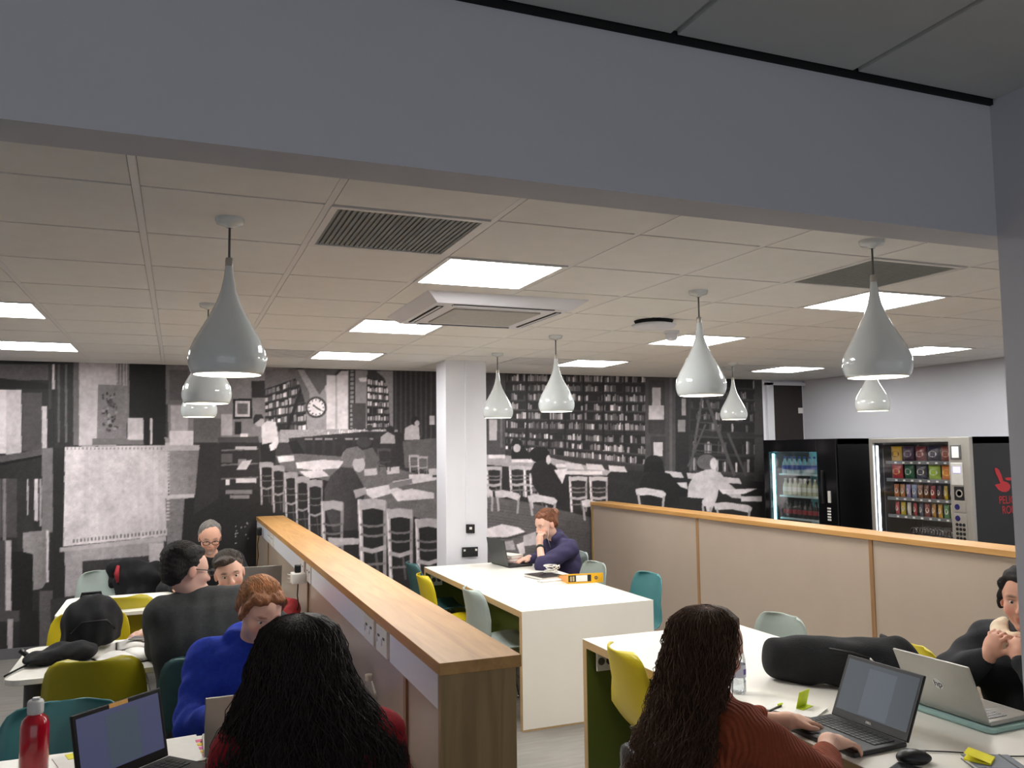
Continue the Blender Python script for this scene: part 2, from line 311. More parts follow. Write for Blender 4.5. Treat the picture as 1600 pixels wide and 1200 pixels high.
# ------------------------------------------------------------------ library mural (flat monochrome print on the back wall)
class Paint:
    """small grey-scale polygon painter; x,y in print units (0..1200, 555..1030), S samples per unit"""
    S = 2.0
    def __init__(s):
        s.w, s.h = int(1210*s.S), int(480*s.S); s.y0 = 552
        s.a = np.full((s.h, s.w), 60.0, np.float32)
        s.T = lambda p: p
    def z7(s, p): return (p[0]/2.2857, 560+p[1]/2.2857)
    def z8(s, p): return (680+p[0]/2.7586, 540+p[1]/2.7586)
    def z3(s, p): return (620+p[0]/3.6364, 760+p[1]/3.6364)
    def pts(s, P): return np.array([s.T(p) for p in P], float)
    def poly(s, P, g, g2=None, noise=0, raw=False):
        q = np.array(P, float) if raw else s.pts(P)
        q = (q - [0, s.y0])*s.S
        x0, y0 = np.floor(q.min(0)).astype(int); x1, y1 = np.ceil(q.max(0)).astype(int)+1
        x0, y0 = max(x0, 0), max(y0, 0); x1, y1 = min(x1, s.w), min(y1, s.h)
        if x1 <= x0 or y1 <= y0: return
        X, Y = np.meshgrid(np.arange(x0, x1)+0.5, np.arange(y0, y1)+0.5); m = np.zeros(X.shape, bool)
        n = len(q)
        for i in range(n):
            (ax_, ay_), (bx, by) = q[i], q[(i+1) % n]
            if ay_ == by: continue
            m ^= ((ay_ > Y) != (by > Y)) & (X < (bx-ax_)*(Y-ay_)/(by-ay_)+ax_)
        v = np.full(X.shape, float(g))
        if g2 is not None: v = g + (g2-g)*((X-x0)/(x1-x0))
        if noise: v = v + RNG.normal(0, noise, X.shape)
        s.a[y0:y1, x0:x1][m] = v[m]
    def rect(s, x0, y0, x1, y1, g, g2=None, noise=0): s.poly([(x0, y0), (x1, y0), (x1, y1), (x0, y1)], g, g2, noise)
    def line(s, P, w, g):
        q = s.pts(P); w = w/2
        for a, b in zip(q[:-1], q[1:]):
            d = b-a; L = np.hypot(*d)
            if L < 1e-6: continue
            n = np.array([-d[1], d[0]])/L*w; e = d/L*w*0.4
            s.poly([a+n-e, b+n+e, b-n+e, a-n-e], g, raw=True)
    def ell(s, cx, cy, rx, ry, g, noise=0, n=22): s.poly([(cx+rx*math.cos(t*2*math.pi/n), cy+ry*math.sin(t*2*math.pi/n)) for t in range(n)], g, None, noise)
    def books(s, A, B, C, D, rows, wmin, wmax, lo=60, hi=180, gap=0.16, empty=0.1):
        """A,B top left/right; D,C bottom left/right"""
        A, B, C, D = [np.array(p, float) for p in (A, B, C, D)]
        f = lambda u, v: (A*(1-u)+B*u)*(1-v)+(D*(1-u)+C*u)*v
        s.poly([A, B, C, D], 34, noise=5); L = np.hypot(*(B-A))
        for r in range(rows):
            va, vb = r/rows, (r+1-gap)/rows
            u = random.uniform(0, 0.01)
            s.poly([f(0, vb), f(1, vb), f(1, (r+1)/rows), f(0, (r+1)/rows)], 48+random.uniform(-6, 14))
            while u < 1:
                w = random.uniform(wmin, wmax)/L
                if random.random() < empty: u += w*random.uniform(1, 4); continue
                t = va+(vb-va)*random.uniform(0.12, 0.45); g = random.uniform(lo, hi)*random.choice((0.55, 0.8, 1, 1))
                s.poly([f(u, t), f(min(u+w*0.86, 1), t), f(min(u+w*0.86, 1), vb), f(u, vb)], g)
                u += w
    def chair(s, x, y, w, h, g=165, lean=0.12, lw=None, back=True):
        """bentwood ladder-back chair seen from behind-left, x,y = top left of the back"""
        lw = lw or max(w*0.12, 5); k = lw/2.4
        s.line([(x, y), (x+w*lean, y+h)], k, g); s.line([(x+w, y+h*0.02), (x+w*(1-lean*0.2), y+h)], k*0.8, g*0.78); s.line([(x+w*lean+w*0.5, y+h*0.62), (x+w*0.75, y+h*0.96)], k*0.6, g*0.45); s.line([(x-w*0.02, y), (x+w*lean*0.9, y+h*0.95)], k*0.3, min(g*1.25, 235))
        s.poly([(x-w*0.03, y), (x+w*0.5, y-h*0.02), (x+w*1.03, y), (x+w*1.0, y+h*0.13), (x+w*0.5, y+h*0.10), (x, y+h*0.13)], g*0.95)
        for v in (0.3, 0.42): s.line([(x+w*lean*v, y+h*v), (x+w*0.35, y+h*(v+0.025)), (x+w*0.7, y+h*(v+0.022)), (x+w, y+h*v)], k*0.55, g*0.62)
        s.line([(x+w*lean*0.6, y+h*0.6), (x+w*0.5, y+h*0.63), (x+w, y+h*0.58)], k*1.1, g*0.9)
        s.line([(x+w*lean*0.8, y+h*0.8), (x+w, y+h*0.78)], k*0.6, g*0.6)
def paint_mural():
    p = Paint()
    # ---------- left half
    p.T = p.z7
    p.rect(0, 0, 1600, 1100, 52, noise=6)
    p.rect(185, 0, 300, 1100, 38, noise=4)
    p.rect(600, 0, 1010, 300, 118, noise=8)
    p.poly([(640, 480), (1010, 380), (1560, 600), (1560, 1100), (600, 1100)], 34, noise=5)
    # tall bookcase at far left
    p.rect(0, 0, 190, 1100, 42, noise=5)
    p.rect(0, 20, 180, 78, 88, noise=8); p.poly([(0, 70), (185, 92), (185, 112), (0, 104)], 30)
    for q in ((0, 112, 22, 340, 205), (22, 112, 76, 345, 186), (80, 122, 150, 330, 74), (150, 170, 168, 320, 190), (172, 20, 184, 180, 60), (186, 20, 196, 110, 196), (196, 120, 205, 200, 188)): p.rect(*q, noise=5)
    p.poly([(0, 348), (188, 318), (188, 338), (0, 372)], 84, noise=6); p.poly([(0, 372), (188, 338), (188, 345), (0, 384)], 22)
    for q in ((0, 430, 60, 640, 70), (10, 430, 22, 900, 120), (62, 440, 120, 900, 48), (96, 430, 102, 560, 170), (122, 430, 136, 580, 192), (140, 430, 148, 600, 150), (150, 320, 188, 620, 112), (0, 650, 18, 910, 66), (20, 650, 40, 905, 172), (44, 690, 116, 905, 30)): p.rect(*q, noise=5)
    p.poly([(82, 622), (178, 612), (172, 790), (150, 822), (118, 828), (118, 700), (82, 690)], 146, 120, noise=10)
    p.rect(166, 614, 174, 800, 200); p.rect(140, 830, 188, 1100, 84, noise=8); p.rect(0, 900, 70, 940, 70); p.rect(26, 930, 46, 1040, 150); p.rect(70, 900, 140, 1100, 34)
    # wall, curtains, dark window, carved panel
    p.rect(195, 0, 262, 320, 46, noise=6); p.rect(206, 20, 214, 300, 84); p.rect(232, 20, 240, 300, 92); p.rect(262, 0, 282, 310, 100)
    p.rect(282, 0, 416, 312, 178, noise=5); p.rect(416, 0, 462, 230, 110)
    for x in (418, 428, 440, 450): p.rect(x, 0, x+4, 220, 168)
    p.rect(462, 0, 592, 206, 26, noise=3); p.rect(592, 0, 688, 165, 96, noise=6); p.rect(606, 40, 672, 150, 78, noise=4); p.rect(462, 206, 592, 310, 30)
    p.poly([(350, 92), (456, 98), (452, 292), (346, 288)], 116, noise=9)
    for k in range(40): p.ell(392+random.uniform(-26, 26), 125+k*3.4, random.uniform(3, 8), random.uniform(3, 8), random.choice((52, 64, 80, 140)))
    p.poly([(330, 286), (512, 284), (514, 308), (328, 310)], 104, noise=6); p.rect(456, 212, 512, 290, 182, noise=4); p.rect(536, 214, 544, 306, 190)
    # big pale box desk
    p.poly([(232, 316), (600, 309), (601, 632), (226, 672)], 196, 172, noise=9)
    for x in (300, 352, 420, 500, 548): p.poly([(x, 318), (x+18, 318), (x+18, 640), (x, 646)], 184, noise=8)
    for k in range(26): p.rect(238+k*14, 318, 243+k*14, 326, 120); p.rect(260+k*13, 646-k*1.3, 266+k*13, 658-k*1.3, 96)
    p.poly([(214, 676), (592, 634), (594, 652), (214, 692)], 158); p.poly([(230, 690), (584, 652), (584, 700), (230, 730)], 140, noise=8)
    p.rect(232, 700, 294, 1010, 150, noise=9); p.rect(532, 660, 584, 800, 168, noise=7); p.poly([(294, 728), (532, 706), (532, 860), (294, 870)], 50, noise=5)
    p.poly([(180, 860), (560, 800), (620, 1100), (180, 1100)], 52, noise=6)
    p.poly([(590, 500), (660, 490), (646, 690), (600, 720)], 108, noise=14)
    p.poly([(586, 280), (732, 322), (726, 486), (604, 490), (598, 330)], 138, 108, noise=10); p.poly([(590, 300), (736, 312), (736, 328), (590, 330)], 168); p.poly([(594, 488), (696, 484), (694, 498), (596, 502)], 176)
    p.rect(610, 168, 672, 262, 160, noise=5); p.rect(606, 258, 690, 310, 200, noise=4)
    for y in range(320, 580, 12): p.rect(594, y, 606, y+6, 170)
    # back room: arches, shelves, clock, ladder
    p.poly([(720, 230), (790, 320), (780, 500), (690, 560)], 44, noise=4)
    p.rect(790, 200, 830, 275, 160); p.rect(690, 215, 790, 300, 90, noise=8)
    p.rect(832, 144, 900, 216, 30); p.rect(840, 152, 892, 208, 190); p.rect(848, 160, 884, 200, 92, noise=12)
    p.rect(898, 80, 952, 140, 40); p.rect(838, 226, 862, 272, 34)
    p.books((946, 110), (1092, 55), (1092, 262), (946, 262), 6, 9, 18, 120, 225, empty=0.05)
    for x in (985, 1030, 1062): p.line([(x, 95), (x, 262)], 2.2, 40)
    p.line([(1092, 60), (1010, 300)], 5, 26)
    p.poly([(945, 42), (1040, 28), (1090, 60), (946, 110)], 96, noise=8)
    p.poly([(1040, 40), (1170, 40), (1170, 260), (1096, 262), (1092, 130)], 140, noise=9)
    p.poly([(1022, 36), (1060, 36), (1104, 120), (1108, 160), (1090, 160), (1070, 90)], 92, noise=8)
    p.poly([(1082, 36), (1210, 36), (1140, 130)], 86, noise=6); p.poly([(1160, 100), (1220, 44), (1262, 44), (1262, 60), (1210, 90), (1170, 160)], 176)
    p.rect(1166, 60, 1246, 254, 196, noise=4); p.rect(1198, 60, 1204, 250, 160)
    p.ell(1129, 175, 39, 39, 70); p.ell(1129, 175, 34, 34, 34); p.ell(1129, 175, 31, 31, 214)
    for k in range(12): a = k*math.pi/6; p.line([(1129+24*math.cos(a), 175+24*math.sin(a)), (1129+29*math.cos(a), 175+29*math.sin(a))], 1.6, 60)
    p.line([(1129, 175), (1146, 186)], 2, 30); p.line([(1129, 175), (1118, 166)], 2, 30)
    p.rect(1242, 42, 1312, 250, 128, noise=6); p.line([(1248, 42), (1248, 250)], 2, 40); p.line([(1266, 42), (1266, 250)], 2, 40)
    for y in range(50, 250, 16): p.line([(1248, y), (1266, y)], 1.8, 44)
    p.rect(1258, 160, 1306, 250, 62); p.poly([(1280, 70), (1330, 66), (1336, 80), (1286, 84)], 205)
    p.poly([(1310, 60), (1345, 48), (1376, 70), (1392, 150), (1392, 254), (1310, 254)], 50)
    p.books((1312, 70), (1386, 80), (1388, 250), (1312, 250), 7, 6, 12, 170, 235, empty=0.02)
    for x in (1330, 1350, 1370): p.line([(x, 60), (x, 250)], 1.6, 60)
    p.poly([(1342, 44), (1404, 44), (1404, 250), (1392, 250), (1388, 120), (1372, 70)], 128, noise=8)
    p.rect(1404, 42, 1560, 296, 46, noise=4)
    for x in range(1410, 1556, 18): p.rect(x, 42, x+7, 290, 66, noise=4)
    p.rect(1534, 205, 1552, 236, 190)
    # far tables, people reading, papers
    p.rect(1000, 255, 1420, 300, 150, noise=20)
    for k in range(30): p.rect(1170+k*8, 250+random.uniform(0, 16), 1176+k*8, 275, random.uniform(150, 225))
    p.poly([(1030, 285), (1290, 262), (1420, 262), (1560, 300), (1560, 420), (1340, 360), (1040, 340)], 46, noise=6)
    for k in range(7): p.rect(1090+k*36, 290, 1114+k*36, 345, 38); p.rect(1088+k*36, 284, 1116+k*36, 291, 130)
    p.poly([(1030, 300), (1060, 290), (1100, 360), (1060, 372)], 30)
    p.poly([(1438, 296), (1560, 284), (1560, 405), (1446, 390)], 92, noise=7)
    p.ell(1484, 224, 16, 17, 38); p.poly([(1446, 250), (1470, 236), (1496, 244), (1500, 290), (1444, 292)], 176, noise=4); p.ell(1490, 232, 9, 11, 170)
    p.ell(1394, 256, 15, 15, 44); p.poly([(1360, 280), (1384, 262), (1410, 276), (1412, 304), (1358, 304)], 150, noise=5)
    p.ell(1320, 248, 10, 12, 50)
    for x, y in ((1462, 345), (1492, 350)): p.chair(x, y, 34, 66, 170, lw=5)
    # standing man
    p.poly([(930, 300), (985, 300), (980, 440), (934, 440)], 32); p.poly([(934, 240), (955, 222), (985, 228), (996, 300), (984, 326), (970, 300), (936, 308)], 200, noise=4)
    p.ell(926, 224, 18, 20, 168); p.poly([(904, 214), (912, 200), (934, 200), (944, 216), (930, 216), (918, 226), (906, 234)], 40)
    p.poly([(962, 308), (984, 296), (980, 326), (966, 330)], 215)
    # trolley of papers
    p.poly([(776, 282), (922, 278), (926, 300), (780, 302)], 66); p.rect(784, 300, 924, 470, 40, noise=5)
    for y in (326, 378, 428): p.poly([(790, y), (922, y-6), (922, y), (790, y+6)], 96)
    for q in ((840, 314, 918, 326, 170), (850, 360, 880, 396, 120), (842, 428, 916, 444, 186), (806, 432, 820, 452, 200), (806, 470, 900, 484, 110), (820, 488, 890, 500, 120), (858, 268, 886, 280, 210), (790, 340, 830, 372, 80)): p.rect(*q)
    p.poly([(844, 398), (866, 366), (900, 362), (880, 398)], 180)
    # long table on the left half
    p.poly([(985, 348), (1060, 340), (1250, 352), (1560, 430), (1560, 590), (1300, 512), (1180, 440), (1010, 400)], 96, noise=10)
    p.poly([(1010, 400), (1180, 440), (1300, 512), (1560, 590), (1560, 606), (1296, 528), (1170, 456), (1010, 412)], 34)
    for q in (((1056, 372), (1150, 362), (1230, 366), (1210, 392), (1120, 400), (1060, 392)), ((1070, 404), (1150, 398), (1176, 420), (1100, 430)), ((1290, 470), (1390, 450), (1440, 470), (1330, 502)), ((1396, 480), (1470, 465), (1550, 480), (1550, 500), (1420, 510)), ((1396, 440), (1470, 428), (1560, 424), (1560, 434), (1450, 452)), ((990, 350), (1048, 346), (1052, 366), (996, 372)), ((1460, 414), (1540, 412), (1546, 426), (1462, 430))): p.poly(q, 208, 186, noise=6)
    p.poly([(1388, 446), (1470, 430), (1474, 446), (1392, 468)], 120)
    for x, y in ((1300, 396), (1380, 390), (1530, 395)): p.poly([(x, y), (x+46, y-4), (x+48, y+20), (x+2, y+24)], 178)
    p.chair(1350, 322, 44, 80, 70)
    # second reader behind, then the seated boy
    p.ell(1300, 300, 28, 20, 56); p.poly([(1285, 330), (1330, 318), (1356, 360), (1340, 390), (1290, 390)], 84, noise=5); p.ell(1216, 298, 24, 14, 40)
    p.poly([(1180, 420), (1215, 388), (1262, 392), (1290, 440), (1306, 470), (1300, 500), (1278, 520), (1284, 610), (1190, 620), (1160, 540), (1158, 470)], 62, 48, noise=7)
    p.ell(1262, 352, 42, 34, 118, noise=8); p.ell(1282, 378, 22, 28, 168, noise=4); p.poly([(1222, 350), (1236, 322), (1276, 314), (1304, 336), (1300, 356), (1262, 360), (1252, 388), (1228, 384)], 98, noise=12)
    p.poly([(1262, 470), (1306, 460), (1310, 484), (1270, 500)], 150)
    # bentwood chairs
    for x, y, w, h in ((930, 372, 44, 150), (974, 384, 40, 165), (1018, 408, 44, 180), (1056, 424, 48, 190), (1100, 436, 50, 200)): p.chair(x, y, w, h, 150, lw=7)
    p.chair(1152, 512, 70, 260, 158, lw=14); p.poly([(1170, 640), (1284, 642), (1280, 664), (1176, 668)], 168, noise=6)
    p.chair(1284, 506, 92, 290, 176, lw=16); p.chair(1386, 540, 84, 260, 168, lw=14); p.chair(1488, 575, 82, 250, 162, lw=14)
    for k in range(14): p.ell(860+random.uniform(-20, 30), 600+random.uniform(-30, 60), 2, 2, 200)
    # ---------- right half
    p.T = p.z8
    p.rect(215, 60, 1440, 900, 50, noise=6)
    p.rect(215, 100, 302, 560, 66, noise=7); p.rect(232, 318, 266, 408, 172); p.rect(280, 300, 290, 440, 90)
    p.books((302, 118), (905, 124), (905, 372), (302, 360), 6, 4, 11, 70, 215)
    p.poly([(302, 358), (905, 372), (905, 382), (302, 368)], 40)
    p.books((302, 370), (905, 384), (905, 520), (302, 450), 3, 5, 12, 70, 215)
    for x in (395, 490, 560, 640, 725, 815): p.line([(x, 120), (x, 360+(x-302)*0.02+80)], 3.2, 30)
    p.rect(905, 120, 1036, 545, 70, noise=6); p.rect(918, 150, 990, 380, 56, noise=5); p.rect(1010, 130, 1022, 540, 90); p.rect(930, 392, 992, 520, 58, noise=5)
    p.rect(935, 180, 972, 258, 178); p.rect(920, 258, 986, 318, 190); p.rect(940, 417, 981, 477, 190); p.rect(1036, 120, 1094, 560, 40, noise=5); p.rect(1062, 228, 1080, 300, 150); p.rect(1046, 320, 1078, 372, 130)
    p.books((1100, 130), (1376, 145), (1380, 382), (1100, 372), 5, 5, 12, 60, 170, empty=0.35)
    p.rect(1376, 140, 1412, 590, 58, noise=5); p.poly([(1090, 372), (1420, 384), (1420, 396), (1090, 384)], 44)
    p.books((1110, 398), (1376, 402), (1376, 560), (1110, 550), 2, 6, 13, 50, 190, empty=0.4)
    p.line([(1150, 225), (1100, 540)], 4, 84); p.line([(1165, 340), (1090, 520)], 3, 78); p.line([(1172, 235), (1290, 560)], 5, 74); p.line([(1262, 380), (1340, 560)], 4, 70)
    for k in range(8): p.line([(1140-k*6, 270+k*30), (1186+k*10, 270+k*32)], 1.6, 70)
    p.rect(1412, 100, 1440, 900, 44)
    # floor and long dark table front
    p.poly([(215, 520), (905, 540), (1440, 590), (1440, 900), (215, 900)], 40, noise=5)
    p.poly([(215, 648), (400, 676), (680, 742), (760, 960), (215, 960)], 92, 74, noise=9)
    p.T = p.z3
    for k in range(26): y = 95+k*17; p.poly([(512, y), (1130, y+90), (1130, y+93), (512, y+3)], random.uniform(60, 80))
    p.poly([(512, 240), (600, 214), (690, 232), (730, 258), (620, 290), (512, 292)], 205, noise=4); p.poly([(512, 290), (640, 290), (730, 262), (740, 270), (640, 300), (512, 302)], 60)
    p.poly([(590, 318), (660, 306), (676, 360), (590, 366)], 150, noise=9); p.poly([(680, 330), (720, 316), (730, 380), (700, 388)], 184); p.poly([(720, 280), (790, 256), (800, 330), (720, 340)], 170); p.rect(590, 402, 690, 430, 200)
    p.T = p.z8
    # tables and readers
    p.poly([(215, 470), (480, 480), (760, 540), (740, 560), (560, 560), (215, 524)], 150, noise=12); p.poly([(215, 512), (560, 548), (880, 590), (880, 606), (540, 566), (215, 526)], 44)
    for q in ((230, 470, 300, 486), (330, 490, 420, 504), (520, 510, 620, 524), (560, 540, 720, 556)): p.rect(*q, 205, noise=5)
    for x, y in ((222, 522), (322, 520), (384, 522), (410, 552), (580, 566), (668, 566)): p.chair(x, y, 72 if y > 530 else 62, 150 if y > 530 else 130, 178, lw=9)
    p.ell(352, 420, 24, 18, 28); p.poly([(326, 470), (334, 434), (380, 430), (408, 470), (410, 490), (330, 490)], 30); p.ell(352, 442, 16, 18, 170)
    p.ell(450, 470, 44, 34, 26); p.poly([(412, 540), (426, 506), (470, 490), (520, 520), (560, 600), (580, 640), (560, 690), (480, 690), (420, 600)], 36, noise=5); p.poly([(512, 536), (570, 530), (548, 596)], 206); p.ell(488, 492, 10, 20, 190)
    for x, y in ((560, 505), (650, 508), (746, 516), (990, 540), (1084, 548), (1240, 566)): p.poly([(x, y), (x+70, y+6), (x+82, y+30), (x+6, y+26)], 186)
    p.poly([(880, 600), (900, 560), (950, 540), (1010, 552), (1050, 590), (1084, 630), (1080, 690), (900, 690)], 32, noise=4); p.ell(942, 512, 42, 40, 34); p.poly([(906, 500), (980, 500), (990, 545), (896, 548)], 30); p.poly([(1040, 590), (1084, 590), (1090, 620), (1060, 610)], 196)
    p.poly([(1084, 690), (1092, 600), (1120, 552), (1180, 530), (1230, 548), (1262, 590), (1316, 636), (1320, 660), (1280, 656), (1222, 620), (1214, 660), (1190, 716), (1100, 716)], 196, 172, noise=6)
    p.ell(1170, 502, 42, 34, 92, noise=12); p.ell(1200, 510, 16, 26, 190)
    p.poly([(1222, 620), (1390, 616), (1330, 640), (1240, 640)], 205); p.rect(1318, 650, 1408, 672, 200); p.poly([(1050, 650), (1160, 660), (1170, 716), (1060, 710)], 40)
    for x, y, w in ((256, 622, 112), (398, 642, 128), (630, 662, 90), (862, 612, 134), (1198, 674, 170), (1150, 660, 40), (215, 612, 34)): p.poly([(x, y+6), (x+w*0.3, y), (x+w*0.9, y+14), (x+w, y+26), (x+w*0.94, y+48), (x+w*0.5, y+32), (x+w*0.05, y+34)], 188, noise=5); p.line([(x+w*0.1, y+30), (x+w*0.16, y+90)], 3.5, 160); p.line([(x+w*0.92, y+40), (x+w*0.88, y+100)], 3.5, 150)
    # print softness and tonal mottling
    a = p.a; mott = np.zeros_like(a)
    for cell, am in ((160, 0.04), (60, 0.03), (22, 0.025), (8, 0.035)):
        gh, gw = p.h//cell+3, p.w//cell+3; G = RNG.normal(0, 1, (gh, gw)); yy = np.arange(p.h)/cell; xx = np.arange(p.w)/cell
        y0 = yy.astype(int); x0 = xx.astype(int); fy = (yy-y0)[:, None]; fx = (xx-x0)[None]
        mott += am*((G[y0][:, x0]*(1-fx)+G[y0][:, x0+1]*fx)*(1-fy)+(G[y0+1][:, x0]*(1-fx)+G[y0+1][:, x0+1]*fx)*fy)
    a = a*(1+np.clip(mott, -0.3, 0.3)) + RNG.normal(0, 4, a.shape)
    for _ in range(1):
        b = a.copy(); b[1:-1, 1:-1] = (a[1:-1, 1:-1]*2 + a[:-2, 1:-1] + a[2:, 1:-1] + a[1:-1, :-2] + a[1:-1, 2:])/6; a = b
    p.a = a; return p
def build_mural():
    p = paint_mural(); st = 0.0085; xa, xb, za, zb = LX+0.01, 6.763, 0.09, CEIL-0.002
    nx, nz = int((xb-xa)/st), int((zb-za)/st)
    X, Z = np.meshgrid(np.linspace(xa, xb, nx+1), np.linspace(za, zb, nz+1)); Y = np.full_like(X, WY-0.004)
    q = np.stack([X, Y, Z], -1)-O; d = q @ CF; u = 800+F_PX*(q @ CR)/d; v = 600-F_PX*(q @ CU)/d
    u = np.where(u < 2, 4-u, u)
    ix = np.clip(u*p.S, 1, p.w-2).astype(int); iy = np.clip((v-p.y0)*p.S, 1, p.h-2).astype(int)
    g = (p.a[iy, ix]*2+p.a[iy-1, ix]+p.a[iy+1, ix]+p.a[iy, ix-1]+p.a[iy, ix+1])/6.0
    g = np.clip(2+g*1.10, 8, 250)/255.0; L = np.where(g <= 0.04045, g/12.92, ((g+0.055)/1.055)**2.4)
    n = (nx+1)*(nz+1); me = bpy.data.meshes.new('library_mural')
    idx = np.arange(n).reshape(nz+1, nx+1); fa = np.stack([idx[:-1, :-1], idx[:-1, 1:], idx[1:, 1:], idx[1:, :-1]], -1).reshape(-1, 4)
    me.vertices.add(n); me.vertices.foreach_set('co', np.stack([X, Y, Z], -1).astype(np.float32).ravel())
    me.loops.add(fa.size); me.loops.foreach_set('vertex_index', fa.astype(np.int32).ravel())
    me.polygons.add(len(fa)); me.polygons.foreach_set('loop_start', np.arange(0, fa.size, 4, dtype=np.int32))
    me.update(calc_edges=True)
    ca = me.color_attributes.new('tint', 'FLOAT_COLOR', 'POINT'); c = np.ones((n, 4), np.float32)
    c[:, 0] = L.ravel(); c[:, 1] = (L*0.91).ravel(); c[:, 2] = (L*0.93).ravel(); ca.data.foreach_set('color', c.ravel())
    o = link('library_mural', me, attr_mat('mural_print', rough=0.55, spec=0.3))
    tag(o, 'black and white photo mural of an old library reading room covering the back wall', 'mural')
build_mural()

# ------------------------------------------------------------------ partitions
def partition(name, label, x0, x1, y0, y1, H, bats, side):
    t = thing(name, label, 'partition', (0, 0, 0))
    boxo('worktop', (x0, x1, y0, y1, H-0.036, H), M_oak, t, bevel=0.002)
    a, b = x0+0.006, x1-0.015
    boxo('end_panel', (a, b, y0+0.008, y0+0.035, 0, H-0.036), M_oakend, t)
    boxo('end_panel', (a, b, y1-0.035, y1-0.004, 0, H-0.036), M_oakend, t)
    ys = [y0+0.035] + bats + [y1-0.035]
    for i in range(len(ys)-1):
        q0 = ys[i]+(0.016 if i else 0); q1 = ys[i+1]-(0.016 if i < len(ys)-2 else 0)
        boxo('side_panel', (a+0.012, b-0.012, q0, q1, 0.0, H-0.036), M_panel, t)
    for y in bats: boxo('batten', (a+0.004, b-0.004, y-0.016, y+0.016, 0, H-0.036), M_oakbat, t)
    return t
lp = partition('desk_partition', 'low partition with oak top and white socket trunking beside the left tables', 0.71, 0.965, 2.36, 8.42, 1.15, [2.80, 5.07, 7.39], -1)
TZ0, TZ1, TX = 1.012, 1.114, 0.722
segs = [(2.395, 2.985), (3.42, 4.86), (5.33, 6.86), (7.3, 8.36)]
for a, b in segs: boxo('trunking_lid', (TX-0.008, TX+0.006, a, b, TZ0, TZ1), M_trunk, lp, bevel=0.001)
M_sock = mat('socket_white', (226, 224, 218), rough=0.35, var=0.01)
def socket_plate(y, parent, x=TX-0.008):
    p = boxo('socket_plate', (x-0.006, x+0.012, y-0.085, y+0.085, TZ0+0.004, TZ1-0.002), M_sock, parent, bevel=0.002)
    for dy in (-0.04, 0.04):
        boxo('socket_slots', (x-0.008, x-0.006, y+dy-0.012, y+dy+0.012, 1.074, 1.082), M_greymetal, p)
        boxo('socket_rocker', (x-0.010, x-0.006, y+dy+0.022, y+dy+0.032, 1.050, 1.074), M_trunk, p)
for y in (3.095, 3.31, 4.95, 5.22, 6.96, 7.18): socket_plate(y, lp)
rp = partition('desk_partition', 'tall beige panelled partition with oak top behind the right tables, below the vending machines', 4.31, 4.56, 1.95, 8.45, 1.168, [2.35, 4.37, 6.39], 1)

# plugs on the left partition
t = thing('plug_adaptor', 'white block plug adaptor with a black plug on top, in the left partition trunking', 'adaptor', (0.70, 5.05, 0))
boxo('adaptor_body', (-0.075, 0.004, -0.04, 0.05, 1.0, 1.06), M_sock, t, bevel=0.006)
MB().box(-0.055, -0.02, -0.015, 0.02, 1.06, 1.105).build('black_plug', M_black, t, bevel=0.006)
for z in (1.008, 1.03, 1.052): MB().tube([(-0.075, 0.0, z), (-0.092, 0.0, z), (-0.096, 0.0, z+0.006)], 0.0025, 5).build('plug_pin', M_sock, t)
MB().tube([(-0.035, 0.0, 1.0), (-0.04, -0.01, 0.93), (-0.03, 0.0, 0.87), (-0.05, 0.0, 0.82), (-0.09, 0.0, 0.79), (-0.16, -0.02, 0.76)], 0.0035, 6).build('cable', M_black, t, True)
t = thing('mains_plug', 'black plug with hanging cable in the far end of the left partition trunking', 'plug', (0.70, 7.75, 0))
boxo('plug_body', (-0.04, 0.004, -0.03, 0.03, 1.03, 1.10), M_black, t, bevel=0.01)
MB().tube([(-0.02, 0, 1.03), (-0.03, 0.02, 0.95), (-0.02, 0.04, 0.85), (-0.04, 0.05, 0.7), (-0.03, 0.05, 0.4), (-0.05, 0.05, 0.01)], 0.004, 6).build('cable', M_black, t, True)

# ------------------------------------------------------------------ tables
def slab_table(label, x0, x1, y0, y1):
    t = thing('slab_table', label, 'table', ((x0+x1)/2, (y0+y1)/2, 0), 0, 'white slab-end tables'); w, d = (x1-x0)/2, (y1-y0)/2; T = 0.042; H = 0.74
    boxo('tabletop', (-w, w, -d, d, H-0.002, H), M_white, t)
    boxo('top_core', (-w, w, -d+0.002, d-0.002, H-T, H-0.002), M_ply, t)
    for s in (-1, 1):
        ya, yb = sorted((s*(d-0.002), s*(d-T)))
        boxo('end_core', (-w, w, ya, yb, 0.0, H-T), M_ply, t)
        boxo('end_face', (-w+0.0015, w-0.0015, *sorted((s*d, s*(d-0.002))), 0.012, H-0.002), M_white, t)
        boxo('end_lining', (-w+0.0015, w-0.0015, *sorted((s*(d-T), s*(d-T-0.003))), 0.02, H-T-0.002), M_green, t)
    boxo('modesty_panel', (-0.012, 0.012, -d+T+0.003, d-T-0.003, 0.12, H-T-0.002), M_green, t)
    for s in (-1, 1):
        sk = MB(); yy = d-T-0.004; xx = -w+0.05
        sk.box(*sorted((xx, xx+0.10)), *sorted((s*yy, s*(yy-0.05))), H-T-0.105, H-T-0.02); so = sk.build('socket_box', M_greymetal, t, bevel=0.006)
        f = MB().box(xx-0.02, xx+0.085, *sorted((s*(yy-0.05), s*(yy-0.058))), H-T-0.11, H-T-0.01).build('socket_face', M_sock, so, bevel=0.012, seg=3)
        for dx in (0.008, 0.056):
            r = MB().lathe([(0.0, 0), (0.02, 0), (0.02, 0.002), (0.0, 0.002)], 16)
            r.v = [(xx+dx+a, s*(yy-0.058)-s*c, H-T-0.06+b) for a, b, c in r.v]; r.build('socket_ring', M_greymetal, so)
    return t
slab_table('long white slab table in the centre, with yellow folder and open black laptop', 2.035, 2.995, 4.965, 7.22)
